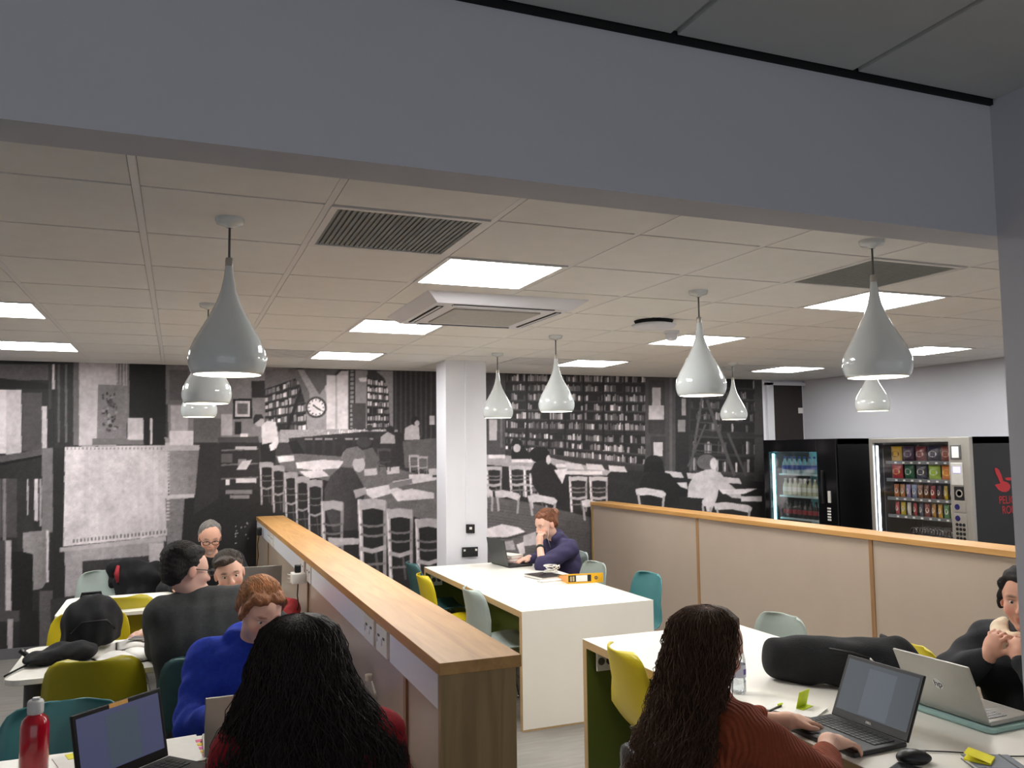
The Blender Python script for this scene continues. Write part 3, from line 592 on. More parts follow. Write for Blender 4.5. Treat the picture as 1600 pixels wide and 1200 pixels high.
slab_table('long white slab table on the right, with silver laptop and water bottle', 2.045, 3.025, 1.88, 4.13)
def rounded_rect(x0, x1, y0, y1, rl, n=6):
    P = [(x1, y0), (x1, y1)]
    P += [(x0+rl-rl*math.sin(a), y1-rl+rl*math.cos(a)) for a in [k*math.pi/2/n for k in range(n+1)]]
    P += [(x0+rl-rl*math.cos(a), y0+rl-rl*math.sin(a)) for a in [k*math.pi/2/n for k in range(n+1)]]
    return P
def side_table(label, x0, x1, y0, y1):
    t = thing('side_table', label, 'table', ((x0+x1)/2, (y0+y1)/2, 0), 0, 'white tables along the left partition')
    cx, cy = (x0+x1)/2, (y0+y1)/2
    P = rounded_rect(x0-cx, x1-cx, y0-cy, y1-cy, 0.07)
    MB().prism(P, lambda a, b, z: (a, b, z), 0.714, 0.74).build('tabletop', M_white, t, bevel=0.003)
    for sx, sy in ((-1, -1), (-1, 1), (1, -1), (1, 1)):
        px, py = (x0-cx+0.10 if sx < 0 else x1-cx-0.06), sy*((y1-y0)/2-0.17)
        MB().lathe([(0.036, 0.0), (0.036, 0.714)], 18, (px, py, 0), True, True).build('leg', M_greymetal, t, True)
    boxo('rail', (x0-cx+0.13, x1-cx-0.06, -0.02, 0.02, 0.67, 0.714), M_greymetal, t)
side_table('white side table by the partition under the red bottle and black laptop', -0.62, 0.712, 2.62, 3.32)
side_table('white side table by the partition with the backpack and open book', -0.72, 0.712, 4.45, 5.17)
side_table('white side table by the partition nearest the mural, with loose papers', -0.71, 0.712, 6.06, 6.79)

# ------------------------------------------------------------------ chairs
CH_PROF = [(0.215, 0.425, 0.20), (0.20, 0.44, 0.215), (0.12, 0.443, 0.228), (0.0, 0.432, 0.232), (-0.10, 0.43, 0.232), (-0.155, 0.445, 0.23), (-0.19, 0.49, 0.228), (-0.21, 0.56, 0.226), (-0.228, 0.64, 0.222), (-0.246, 0.72, 0.214), (-0.258, 0.768, 0.203), (-0.266, 0.797, 0.185), (-0.272, 0.814, 0.155), (-0.275, 0.822, 0.11)]
def chair_mesh():
    nu, nv = len(CH_PROF), 13; V = []
    for i, (y, z, w) in enumerate(CH_PROF):
        s = min(max((z-0.46)/0.2, 0), 1)
        for j in range(nv):
            v = -1+2*j/(nv-1); e = abs(v)**2.4
            V.append((v*w, y+0.055*e*s, z+0.032*e*(1-s)*(1 if i > 0 else 0.3)))
    F = [(i*nv+j, i*nv+j+1, (i+1)*nv+j+1, (i+1)*nv+j) for i in range(nu-1) for j in range(nv-1)]
    me = bpy.data.meshes.new('chair_shell'); me.from_pydata(V, [], F)
    bm = bmesh.new(); bm.from_mesh(me); bmesh.ops.recalc_face_normals(bm, faces=bm.faces)
    bmesh.ops.solidify(bm, geom=list(bm.faces), thickness=0.006); bmesh.ops.recalc_face_normals(bm, faces=bm.faces)
    bm.to_mesh(me); bm.free(); me.polygons.foreach_set('use_smooth', [True]*len(me.polygons)); return me
SHELL = chair_mesh()
def shell_col(mt):
    me = SHELL.copy(); me.materials.clear(); me.materials.append(mt); return me
CHM = {'mustard': mat('mustard_plastic', (196, 178, 14), rough=0.38, var=0.02), 'olive': mat('olive_plastic', (168, 156, 18), rough=0.4, var=0.02), 'teal': mat('teal_plastic', (74, 134, 138), rough=0.4, var=0.02),
       'grey': mat('sage_grey_plastic', (158, 170, 164), rough=0.4, var=0.02), 'dark teal': mat('dark_teal_plastic', (44, 82, 84), rough=0.4, var=0.02), 'dark': mat('charcoal_plastic', (40, 44, 48), rough=0.4, var=0.02)}
CHS = {k: shell_col(v) for k, v in CHM.items()}
leg_me = {}
for n, (sx, sy) in enumerate(((-1, 1), (1, 1), (-1, -1), (1, -1))):
    mb = MB().tube([(sx*0.10, sy*0.10-0.02, 0.425), (sx*0.20, sy*0.22-0.02, 0.012)], 0.0055, 8).lathe([(0.0, 0.0), (0.011, 0.0), (0.011, 0.014), (0.006, 0.016)], 10, (sx*0.20, sy*0.22-0.02, 0))
    o = mb.build('leg', M_chrome, None, True); leg_me[n] = o.data; bpy.data.objects.remove(o)
mb = MB()
for a, b in (((-0.17, 0.15), (0.12, 0.08)), ((0.17, 0.15), (-0.12, 0.08)), ((-0.17, -0.19), (0.12, -0.12)), ((0.17, -0.19), (-0.12, -0.12)), ((-0.17, 0.15), (-0.12, -0.12)), ((0.17, 0.15), (0.12, -0.12)), ((-0.17, -0.19), (-0.12, 0.08)), ((0.17, -0.19), (0.12, 0.08))): mb.tube([(a[0], a[1], 0.14), (b[0], b[1], 0.40)], 0.0038, 6)
for a, b in (((-0.12, 0.10), (0.12, 0.10)), ((-0.12, -0.14), (0.12, -0.14)), ((-0.12, 0.10), (-0.12, -0.14)), ((0.12, 0.10), (0.12, -0.14))): mb.tube([(a[0], a[1], 0.415), (b[0], b[1], 0.415)], 0.005, 6)
o = mb.build('wire_brace', M_chrome, None, True); brace_me = o.data; bpy.data.objects.remove(o)
def chair(col, label, x, y, ang, group=None):
    """ang: heading of the chair front, degrees from +Y towards +X"""
    t = thing('shell_chair', label, 'chair', (x, y, 0), -math.radians(ang), group or 'moulded shell chairs')
    link('seat_shell', CHS[col], None, t)
    for n in range(4): link('leg', leg_me[n], None, t)
    link('wire_brace', brace_me, None, t)
    return t
CHAIRS = [('teal', 'teal shell chair behind the red bottle, at the table with the black laptop', -0.38, 3.42, 180),
 ('dark teal', 'dark teal shell chair of the person in the blue hoodie', 0.24, 3.78, 186),
 ('olive', 'olive shell chair in front of the open book, back turned to the teal chair', -0.33, 4.60, 2),
 ('dark teal', 'dark teal shell chair under the man in the dark grey top', 0.18, 4.43, 8),
 ('mustard', 'yellow shell chair behind the black backpack on the left tables', -0.46, 5.44, 178),
 ('dark', 'charcoal shell chair under the young man in red', 0.30, 5.36, 180),
 ('olive', 'olive shell chair pulled up to the table with loose papers', -0.33, 6.41, 0),
 ('grey', 'sage grey shell chair with a dark coat, by the mural desk picture', -0.50, 7.36, 176),
 ('dark', 'charcoal shell chair under the man with glasses in black', 0.25, 7.22, 180),
 ('teal', 'teal shell chair under the person in the red top', 0.35, 2.22, 0),
 ('dark teal', 'teal shell chair at the far end of the centre table, partition side', 2.08, 6.93, 90),
 ('mustard', 'thin-edged yellow shell chair between teal and grey chairs at the centre table', 1.98, 6.22, 92),
 ('grey', 'grey shell chair at the centre table beside the oak partition end', 2.10, 5.46, 88),
 ('grey', 'grey shell chair under the woman in the purple hoodie', 3.20, 6.95, -90),
 ('grey', 'grey shell chair behind the yellow lever arch folder', 3.00, 6.24, -92),
 ('teal', 'teal shell chair at the corner of the centre table, by the beige partition', 3.08, 5.53, -90),
 ('mustard', 'yellow shell chair at the right table beside its green end panel', 2.19, 3.53, 95),
 ('dark', 'charcoal shell chair under the woman in the rust jumper', 1.60, 2.32, 80),
 ('grey', 'pale grey shell chair at the right table, across from the yellow chair', 2.92, 3.84, -90),
 ('mustard', 'yellow shell chair with a black backpack on it, by the right table', 2.98, 3.05, -90),
 ('dark', 'charcoal shell chair under the woman in the black fleece', 3.42, 2.45, -90)]
CH_OBJ = [chair(*c) for c in CHAIRS]

# ------------------------------------------------------------------ vending machines
MX = 6.45; MB_ = 7.36
def hollow(t, y0, y1, H, m, name='cabinet'):
    """cabinet carcass that is open at its front"""
    mb = MB()
    mb.box(MX+0.03, MB_, y0, y0+0.05, 0.05, H).box(MX+0.03, MB_, y1-0.05, y1, 0.05, H).box(MX+0.03, MB_, y0, y1, H-0.06, H).box(MX+0.03, MB_, y0, y1, 0.05, 0.4).box(MX+0.62, MB_, y0, y1, 0.05, H)
    for a in (y0+0.05, y1-0.13): mb.box(MX+0.1, MB_-0.1, a, a+0.08, 0, 0.05)
    mb.build(name, m, t)
# snack machine
Y0, Y1, MH = 5.327, 6.486, 1.83
M_mach = mat('machine_black', (22, 22, 24), rough=0.35, var=0.05)
sm = thing('snack_machine', 'black snack vending machine with silver front frame and red bird logo', 'vending machine', (0, 0, 0))
GY0_, GY1_ = 5.545, 6.44
hollow(sm, Y0, Y1, MH, M_mach)
fr = MB().box(MX, MX+0.03, GY1_, Y1, 0.05, MH).box(MX, MX+0.03, 5.545, GY1_, 1.787, MH).box(MX, MX+0.03, 5.545, GY1_, 0.05, 0.55)
fr.build('door_frame', M_silver, sm, bevel=0.004)
cp = boxo('control_panel', (MX-0.012, MX+0.04, Y0, 5.545, 0.05, MH), M_silver, sm, bevel=0.008)
def on_front(y0, y1, z0, z1, t0, t1, name, m, par, bev=0.0): return MB().box(MX-t1, MX-t0, y0, y1, z0, z1).build(name, m, par, bevel=bev)
on_front(5.41, 5.52, 1.63, 1.76, 0.012, 0.02, 'notice_frame', M_greymetal, cp, 0.004)
on_front(5.43, 5.50, 1.645, 1.745, 0.02, 0.022, 'notice_card', M_paper, cp)
on_front(5.40, 5.52, 1.40, 1.60, 0.012, 0.022, 'display_bezel', mat('light_grey_plastic', (190, 188, 182), rough=0.4), cp, 0.006)
on_front(5.42, 5.495, 1.51, 1.565, 0.022, 0.024, 'display', emis('violet_display', (92, 60, 230), 1.6), cp)
on_front(5.40, 5.50, 1.27, 1.39, 0.012, 0.02, 'card_reader', M_black, cp, 0.004)
r = MB().lathe([(0.0, 0), (0.035, 0), (0.035, 0.002), (0.024, 0.002), (0.024, 0.001)], 18); r.v = [(MX-0.02-c, 5.445+a, 1.33+b) for a, b, c in r.v]; r.build('contactless_ring', M_silver, cp)
on_front(5.39, 5.51, 1.165, 1.26, 0.012, 0.018, 'coin_plate', M_silver, cp, 0.006)
for z in (1.21, 1.11):
    r = MB().lathe([(0.0, 0.004), (0.024, 0.004), (0.026, 0.0)], 18); r.v = [(MX-0.018-c, 5.475+a, z+b) for a, b, c in r.v]; r.build('coin_button', mat('navy_button', (30, 26, 84), rough=0.3), cp)
on_front(5.385, 5.515, 0.86, 1.15, 0.012, 0.018, 'keypad_plate', M_silver, cp, 0.006)
for k in range(12):
    r = MB().lathe([(0.0, 0.005), (0.013, 0.005), (0.015, 0.0)], 12); r.v = [(MX-0.018-c, 5.485-0.035*(k % 3)+a, 1.055-0.04*(k//3)+b) for a, b, c in r.v]; r.build('key', M_black, cp)
on_front(5.40, 5.50, 0.875, 0.905, 0.018, 0.022, 'return_slot', M_black, cp, 0.004)
MB().box(MX+0.008, MX+0.014, GY0_, GY1_, 0.55, 1.787).build('glass_pane', glass('machine_glass'), sm)
boxo('light_strip', (MX+0.03, MX+0.045, GY1_-0.03, GY1_-0.015, 0.6, 1.76), emis('snack_light', (225, 238, 255), 7), sm)
boxo('inner_divider', (MX+0.05, MX+0.45, 6.352, 6.360, 0.45, 1.74), mat('mirror_dark', (70, 74, 80), rough=0.15, metal=0.6), sm)
M_shelf = mat('shelf_metal', (120, 124, 128), rough=0.35, metal=0.4)
SH = [1.605, 1.435, 1.255, 1.085, 0.90]
for z in SH:
    boxo('shelf', (MX+0.08, MX+0.60, 5.40, 6.345, z-0.022, z), M_mach, sm)
    lip = boxo('shelf_lip', (MX+0.07, MX+0.08, 5.40, 6.345, z-0.026, z+0.006), M_shelf, sm)
    for k in range(9): boxo('price_tag', (MX+0.066, MX+0.07, 5.45+0.095*k, 5.475+0.095*k, z-0.02, z-0.004), M_paper, lip)
m = MB()
for k in range(7):
    y = 5.50+0.1*k; m.tube([(MX+0.12+0.0045*q, y+0.034*math.cos(q*0.7), 0.94+0.034*math.sin(q*0.7)) for q in range(80)], 0.003, 4)
m.build('dispensing_coil', M_chrome, sm, True)
# logo and lettering on the side facing the room
def side_xy(a, b, t): p = ay(1340+a/6, 670+b/6, Y0); return (p[0], Y0-t, p[2])
M_logo = mat('logo_red', (190, 42, 48), rough=0.5, var=0.02)
MB().prism([(1283, 372), (1300, 366), (1322, 384), (1345, 430), (1362, 490), (1398, 500), (1425, 522), (1430, 548), (1416, 578), (1390, 592), (1355, 590), (1318, 570), (1284, 526), (1335, 512), (1310, 450), (1290, 410)], side_xy, 0.0, 0.003).build('bird_emblem', M_logo, sm)
MB().prism([(1378, 462), (1400, 456), (1560, 448), (1560, 474), (1412, 484), (1388, 478)], side_xy, 0.0, 0.003).build('bird_beak', M_logo, sm)
for s_, (a, b), sz in (('PELICAN', (1425, 668), 0.098), ('ROUGE', (1420, 762), 0.098)):
    me = text_mesh(s_, sz); me.materials.clear(); me.materials.append(M_logo)
    p = side_xy(a, b, 0.001); o = link('brand_lettering', me, M_logo, sm); o.location = (p[0], p[1], p[2]); o.rotation_euler = (math.pi/2, 0, 0); o.scale = (0.84, 1.0, 1)
    o.location.x = {'PELICAN': 6.925, 'ROUGE': 6.935}[s_]
def packet_mesh(w, h, d=0.05):
    nu, nv = 9, 9; V = []; F = []
    for s_ in (1, -1):
        for i in range(nv):
            for j in range(nu):
                u, v = -1+2*j/(nu-1), -1+2*i/(nv-1)
                b = max(0, (1-abs(u)**3)*(1-abs(v)**4)); V.append((-s_*d/2*b-s_*0.0008, u*w/2*(1-0.08*b), h/2+v*h/2))
    n = nu*nv
    for o_ in (0, n):
        for i in range(nv-1):
            for j in range(nu-1): q = (o_+i*nu+j, o_+i*nu+j+1, o_+(i+1)*nu+j+1, o_+(i+1)*nu+j); F.append(q if o_ == 0 else q[::-1])
    for i in range(nv-1):
        for j in (0, nu-1): a = i*nu+j; b = (i+1)*nu+j; F.append((a, b, n+b, n+a))
    me = bpy.data.meshes.new('packet'); me.from_pydata(V, [], F); bm = bmesh.new(); bm.from_mesh(me); bmesh.ops.recalc_face_normals(bm, faces=bm.faces); bm.to_mesh(me); bm.free()
    me.polygons.foreach_set('use_smooth', [True]*len(me.polygons)); return me
def packet(name, label, group, y, z, w, h, c, c2, d=0.05, rx=0.0, cat='snack'):
    t = thing(name, label, cat, (MX+0.135, y, z), rx, group)
    m1 = mat('foil_%d_%d_%d' % c, c, rough=0.3, var=0.15, scale=14, coat=0.3); me = packet_mesh(w, h, d); me.materials.append(m1); link('wrapper', me, m1, t)
    m2 = mat('foil_%d_%d_%d' % c2, c2, rough=0.35, var=0.1)
    pts = [(math.cos(a)*w*0.34, h*0.48+math.sin(a)*h*0.2) for a in [k*math.pi/6 for k in range(12)]]
    MB().prism(pts, lambda a, b, q: (-d/2*max(0, (1-abs(a/(w/2))**3)*(1-abs((b-h/2)/(h/2))**4))-0.0006-q, a, b), 0.0, 0.0012).build('printed_label', m2, t)
row1 = [('yellow', (226, 180, 20), (60, 40, 20)), ('dark purple', (74, 48, 76), (180, 170, 180)), ('maroon', (120, 34, 40), (220, 200, 190)), ('navy blue', (26, 26, 60), (220, 220, 230)), ('red-brown', (140, 52, 32), (230, 190, 150))]
row2 = [('red', (206, 58, 66), (240, 220, 120)), ('dark green', (34, 104, 70), (230, 230, 220)), ('navy and white', (30, 36, 60), (225, 225, 205)), ('lime green', (160, 196, 30), (230, 240, 220)), ('orange', (222, 128, 34), (240, 220, 80))]
for rw, z, nm_ in ((row1, SH[0], 'top'), (row2, SH[1], 'second')):
    for k, (cn, c, c2) in enumerate(rw):
        packet('crisp_packet', '%s crisp packet standing on the %s shelf of the snack machine' % (cn, nm_), 'crisp packets in the snack machine', 6.265-0.145*k, z+0.001, 0.125, 0.145, c, c2, rx=random.uniform(-.12, .12))
bars3 = [('copper', (196, 120, 70)), ('tan', (190, 130, 80)), ('lilac', (150, 140, 196)), ('pale blue', (130, 150, 190)), ('bronze', (150, 96, 60)), ('coffee brown', (120, 70, 46)), ('crimson', (150, 40, 50)), ('dark plum', (60, 40, 70)), ('gold', (200, 170, 40)), ('bright blue', (50, 80, 200))]
bars4 = [('pink', (206, 90, 100)), ('yellow', (222, 196, 50)), ('white', (226, 222, 210)), ('red', (170, 36, 46)), ('slate', (90, 86, 110)), ('rose brown', (150, 70, 66)), ('ochre', (180, 130, 60)), ('amber', (214, 160, 50)), ('green', (90, 150, 90)), ('cream', (214, 214, 150))]
for bs, z, nm_ in ((bars3, SH[2], 'third'), (bars4, SH[3], 'fourth')):
    for k, (cn, c) in enumerate(bs):
        packet('chocolate_bar', '%s snack bar standing on the %s shelf of the snack machine' % (cn, nm_), 'snack bars in the snack machine', 6.285-0.071*k, z+0.001, 0.05, 0.125, c, (230, 226, 216), 0.025, random.uniform(-.3, .3))
# drinks machine
D0, D1, DH = 6.944, 8.12, 1.84
dm = thing('drinks_machine', 'black glass-fronted drinks vending machine lit turquoise inside', 'vending machine', (0, 0, 0))
hollow(dm, D0, D1, DH, M_mach)
wy0, wy1 = 7.235, 8.03
MB().box(MX, MX+0.03, wy1, D1, 0.05, DH).box(MX, MX+0.03, wy0, wy1, 1.70, DH).box(MX, MX+0.03, wy0, wy1, 0.05, 0.5).build('door_frame', M_blackgloss, dm, bevel=0.006)
kp = boxo('control_panel', (MX, MX+0.03, D0, wy0, 0.05, DH), M_blackgloss, dm, bevel=0.006)
on_front(7.04, 7.075, 1.16, 1.285, 0.0, 0.014, 'card_reader', mat('light_grey_plastic', (190, 188, 182)), kp, 0.003)
for k in range(15): on_front(7.085-0.018*(k % 3), 7.097-0.018*(k % 3), 1.09-0.03*(k//3), 1.108-0.03*(k//3), 0.0, 0.004, 'key', M_sock, kp)
boxo('handle', (MX-0.03, MX, 7.13, 7.15, 1.15, 1.5), M_black, dm, bevel=0.004)
MB().box(MX+0.006, MX+0.012, wy0, wy1, 0.5, 1.70).build('glass_pane', glass('machine_glass'), dm)
boxo('light_strip', (MX+0.04, MX+0.06, wy1-0.03, wy1-0.012, 0.55, 1.68), emis('turquoise_light', (150, 245, 255), 7), dm)
boxo('top_light', (MX+0.28, MX+0.30, wy0+0.02, wy1-0.1, 1.70, 1.715), emis('turquoise_top_light', (120, 235, 255), 22), dm)
boxo('lining', (MX+0.60, MX+0.615, wy0, wy1, 0.5, 1.75), mat('fridge_lining', (150, 190, 190), rough=0.4), dm)
DS = [1.45, 1.20, 0.945]
for z in DS: boxo('shelf', (MX+0.10, MX+0.58, wy0+0.0, 7.98, z-0.02, z), mat('shelf_pale', (190, 205, 205), rough=0.4), dm)
bprof = [(0.0, 0.0), (0.03, 0.0), (0.033, 0.008), (0.033, 0.10), (0.03, 0.12), (0.016, 0.15), (0.0125, 0.165), (0.0125, 0.175)]
def bottle_meshes(mb_, ml, mc):
    a = MB().lathe(bprof, 14).build('bottle_body', mb_, None, True).data; b = MB().lathe([(0.0335, 0.045), (0.0338, 0.05), (0.0338, 0.09), (0.0335, 0.095)], 14).build('bottle_label', ml, None, True).data
    c = MB().lathe([(0.0, 0.195), (0.0135, 0.195), (0.0145, 0.19), (0.0145, 0.172), (0.0, 0.172)], 12).build('bottle_cap', mc, None, True).data
    for o in [o for o in bpy.data.objects if o.data in (a, b, c)]: bpy.data.objects.remove(o)
    return a, b, c
BK = {'clear water': ((150, 180, 186), (40, 80, 170), (30, 60, 150)), 'pale juice': ((200, 200, 170), (226, 226, 214), (226, 226, 220)), 'dark cola': ((40, 26, 22), (150, 40, 46), (30, 30, 30))}
for r_, (kind, z) in enumerate(zip(('clear water', 'pale juice', 'dark cola'), DS)):
    cs = BK[kind]; ms = bottle_meshes(mat('drink_'+kind, cs[0], rough=0.12, var=0.05), mat('drinklabel_'+kind, cs[1], rough=0.4), mat('drinkcap_'+kind, cs[2], rough=0.4))
    for k in range(8):
        t = thing('drink_bottle', '%s bottle on the %s shelf of the drinks machine' % (kind, ('top', 'middle', 'bottom')[r_]), 'bottle', (MX+0.15, 7.93-0.082*k, z+0.001), 0, '%s bottles in the drinks machine' % kind)
        for n_, me in zip(('bottle_body', 'bottle_label', 'bottle_cap'), ms): link(n_, me, None, t)

# ------------------------------------------------------------------ signed-distance modelling (soft, continuous shapes)
class Sdf:
    def __init__(s): s.P = []
    def cone(s, a, b, ra, rb=None, k=0.02): s.P.append(('c', np.array(a, float), np.array(b, float), ra, ra if rb is None else rb, k)); return s
    def ell(s, c, r, M=None, k=0.02, sub=False): s.P.append(('s' if sub else 'e', np.array(c, float), np.array(r, float), np.eye(3) if M is None else np.array(M, float), None, k)); return s
    def chain(s, pts, rs, k=0.02):
        for i in range(len(pts)-1): s.cone(pts[i], pts[i+1], rs[i], rs[i+1], k)
        return s
    def mesh(s, h, disp=None):
        lo = np.full(3, 1e9); hi = -lo
        B = []
        for p in s.P:
            if p[0] == 'c': r = max(p[3], p[4]); a, b = np.minimum(p[1], p[2])-r, np.maximum(p[1], p[2])+r
            else: r = np.abs(p[3]) @ p[2]; a, b = p[1]-r, p[1]+r
            B.append((a, b))
            if p[0] != 's': lo = np.minimum(lo, a); hi = np.maximum(hi, b)
        lo -= 4*h+0.02; hi += 4*h+0.02; n = np.ceil((hi-lo)/h).astype(int)+1
        Fd = np.full(n, 0.5, np.float32)
        for p, (a, b) in zip(s.P, B):
            mg = p[5]+3*h
            i0 = np.clip(np.floor((a-mg-lo)/h).astype(int), 0, n-1); i1 = np.clip(np.ceil((b+mg-lo)/h).astype(int)+1, 1, n)
            g = [(lo[d]+np.arange(i0[d], i1[d])*h).astype(np.float32) for d in range(3)]
            X, Y, Z = np.meshgrid(*g, indexing='ij', sparse=True)
            if p[0] == 'c':
                ab = p[2]-p[1]; L = float(ab @ ab)+1e-12
                dx, dy, dz = X-p[1][0], Y-p[1][1], Z-p[1][2]
                t = np.clip((dx*ab[0]+dy*ab[1]+dz*ab[2])/L, 0, 1)
                d = np.sqrt((dx-t*ab[0])**2+(dy-t*ab[1])**2+(dz-t*ab[2])**2) - (p[3]+t*(p[4]-p[3]))
            else:
                M = p[3]; dx, dy, dz = X-p[1][0], Y-p[1][1], Z-p[1][2]
                q = [(dx*M[0, i]+dy*M[1, i]+dz*M[2, i]) for i in range(3)]; r = p[2]
                k0 = np.sqrt((q[0]/r[0])**2+(q[1]/r[1])**2+(q[2]/r[2])**2); k1 = np.sqrt((q[0]/r[0]**2)**2+(q[1]/r[1]**2)**2+(q[2]/r[2]**2)**2)+1e-9
                d = k0*(k0-1)/k1
            sl = tuple(slice(i0[d_], i1[d_]) for d_ in range(3)); A = Fd[sl]; k = max(p[5], 1e-4)
            if p[0] == 's':
                hh = np.clip(0.5-0.5*(A+d)/k, 0, 1); Fd[sl] = A*(1-hh) - d*hh + k*hh*(1-hh)
            else:
                hh = np.clip(0.5+0.5*(d-A)/k, 0, 1); Fd[sl] = d*(1-hh) + A*hh - k*hh*(1-hh)
        if disp is not None:
            m = np.abs(Fd) < 0.05; ii = np.nonzero(m); Pp = np.stack(ii, -1)*h+lo; Fd[ii] += disp(Pp).astype(np.float32)
        return surfnet(Fd, lo, h)
def surfnet(Fd, lo, h):
    S = Fd < 0; c = np.zeros(np.array(S.shape)-1, np.int8)
    off = [(a, b, d) for a in (0, 1) for b in (0, 1) for d in (0, 1)]
    N = c.shape
    for o in off: c += S[o[0]:o[0]+N[0], o[1]:o[1]+N[1], o[2]:o[2]+N[2]]
    act = (c > 0) & (c < 8); I = np.stack(np.nonzero(act), -1); n = len(I)
    vid = np.full(N, -1, np.int32); vid[act] = np.arange(n)
    cv = np.stack([Fd[I[:, 0]+o[0], I[:, 1]+o[1], I[:, 2]+o[2]] for o in off], -1); acc = np.zeros((n, 3)); cnt = np.zeros(n)
    for i in range(8):
        for j in range(i+1, 8):
            if sum(abs(off[i][d]-off[j][d]) for d in range(3)) != 1: continue
            a, b = cv[:, i], cv[:, j]; m = (a < 0) != (b < 0); t = np.where(m, a/np.where(m, a-b, 1), 0)
            acc += np.where(m[:, None], np.array(off[i])+(np.array(off[j])-np.array(off[i]))*t[:, None], 0); cnt += m
    V = (I+acc/cnt[:, None])*h+lo; F = []
    for d in range(3):
        e = [slice(None)]*3; f = [slice(None)]*3; e[d] = slice(0, -1); f[d] = slice(1, None)
        A, Bq = S[tuple(e)], S[tuple(f)]; ch = np.stack(np.nonzero(A != Bq), -1)
        u, w = (d+1) % 3, (d+2) % 3
        ok = (ch[:, u] > 0) & (ch[:, w] > 0) & (ch[:, u] < N[u]) & (ch[:, w] < N[w]); ch = ch[ok]
        def cell(du, dw): q = ch.copy(); q[:, u] -= du; q[:, w] -= dw; return vid[q[:, 0], q[:, 1], q[:, 2]]
        Q = np.stack([cell(1, 1), cell(0, 1), cell(0, 0), cell(1, 0)], -1)
        fl = ~A[ch[:, 0], ch[:, 1], ch[:, 2]]; Q[fl] = Q[fl][:, ::-1]; F.append(Q)
    return V, np.concatenate(F)
def np_mesh(name, V, F, tint=None):
    me = bpy.data.meshes.new(name); me.vertices.add(len(V)); me.vertices.foreach_set('co', np.asarray(V, np.float32).ravel())
    me.loops.add(F.size); me.loops.foreach_set('vertex_index', F.astype(np.int32).ravel()); me.polygons.add(len(F)); me.polygons.foreach_set('loop_start', np.arange(0, F.size, 4, dtype=np.int32))
    me.update(calc_edges=True); me.polygons.foreach_set('use_smooth', [True]*len(F))
    if tint is not None:
        ca = me.color_attributes.new('tint', 'FLOAT_COLOR', 'POINT'); ca.data.foreach_set('color', np.asarray(tint, np.float32).ravel())
    return me
def add_ribs(m, scale=130, strength=0.6):
    nt = m.node_tree; b = nt.nodes['Principled BSDF']; tc = nt.nodes.new('ShaderNodeTexCoord'); w = nt.nodes.new('ShaderNodeTexWave'); w.bands_direction = 'X'
    w.inputs['Scale'].default_value = scale/6.3; w.inputs['Distortion'].default_value = 3.0; w.inputs['Detail'].default_value = 2
    nt.links.new(tc.outputs['Object'], w.inputs['Vector']); bp = nt.nodes.new('ShaderNodeBump'); bp.inputs['Strength'].default_value = strength; bp.inputs['Distance'].default_value = 0.006
    nt.links.new(w.outputs['Fac'], bp.inputs['Height']); nt.links.new(bp.outputs[0], b.inputs['Normal'])
def sdf_obj(name, s, h, m, parent, disp=None, off=None, tint=None):
    V, F = s.mesh(h, disp)
    if tint is not None: tint = tint(V)
    if off is not None: V = V-np.array(off)
    return link(name, np_mesh(name, V, F, tint), m, parent)
def wrinkle(amp, f, seed=0):
    r = np.random.default_rng(seed); K = r.normal(0, 1, (5, 3))*f; ph = r.uniform(0, 6.3, 5)
    def fn(P): return amp*sum(np.sin(P @ K[i]+ph[i]) for i in range(5))/2.2
    return fn

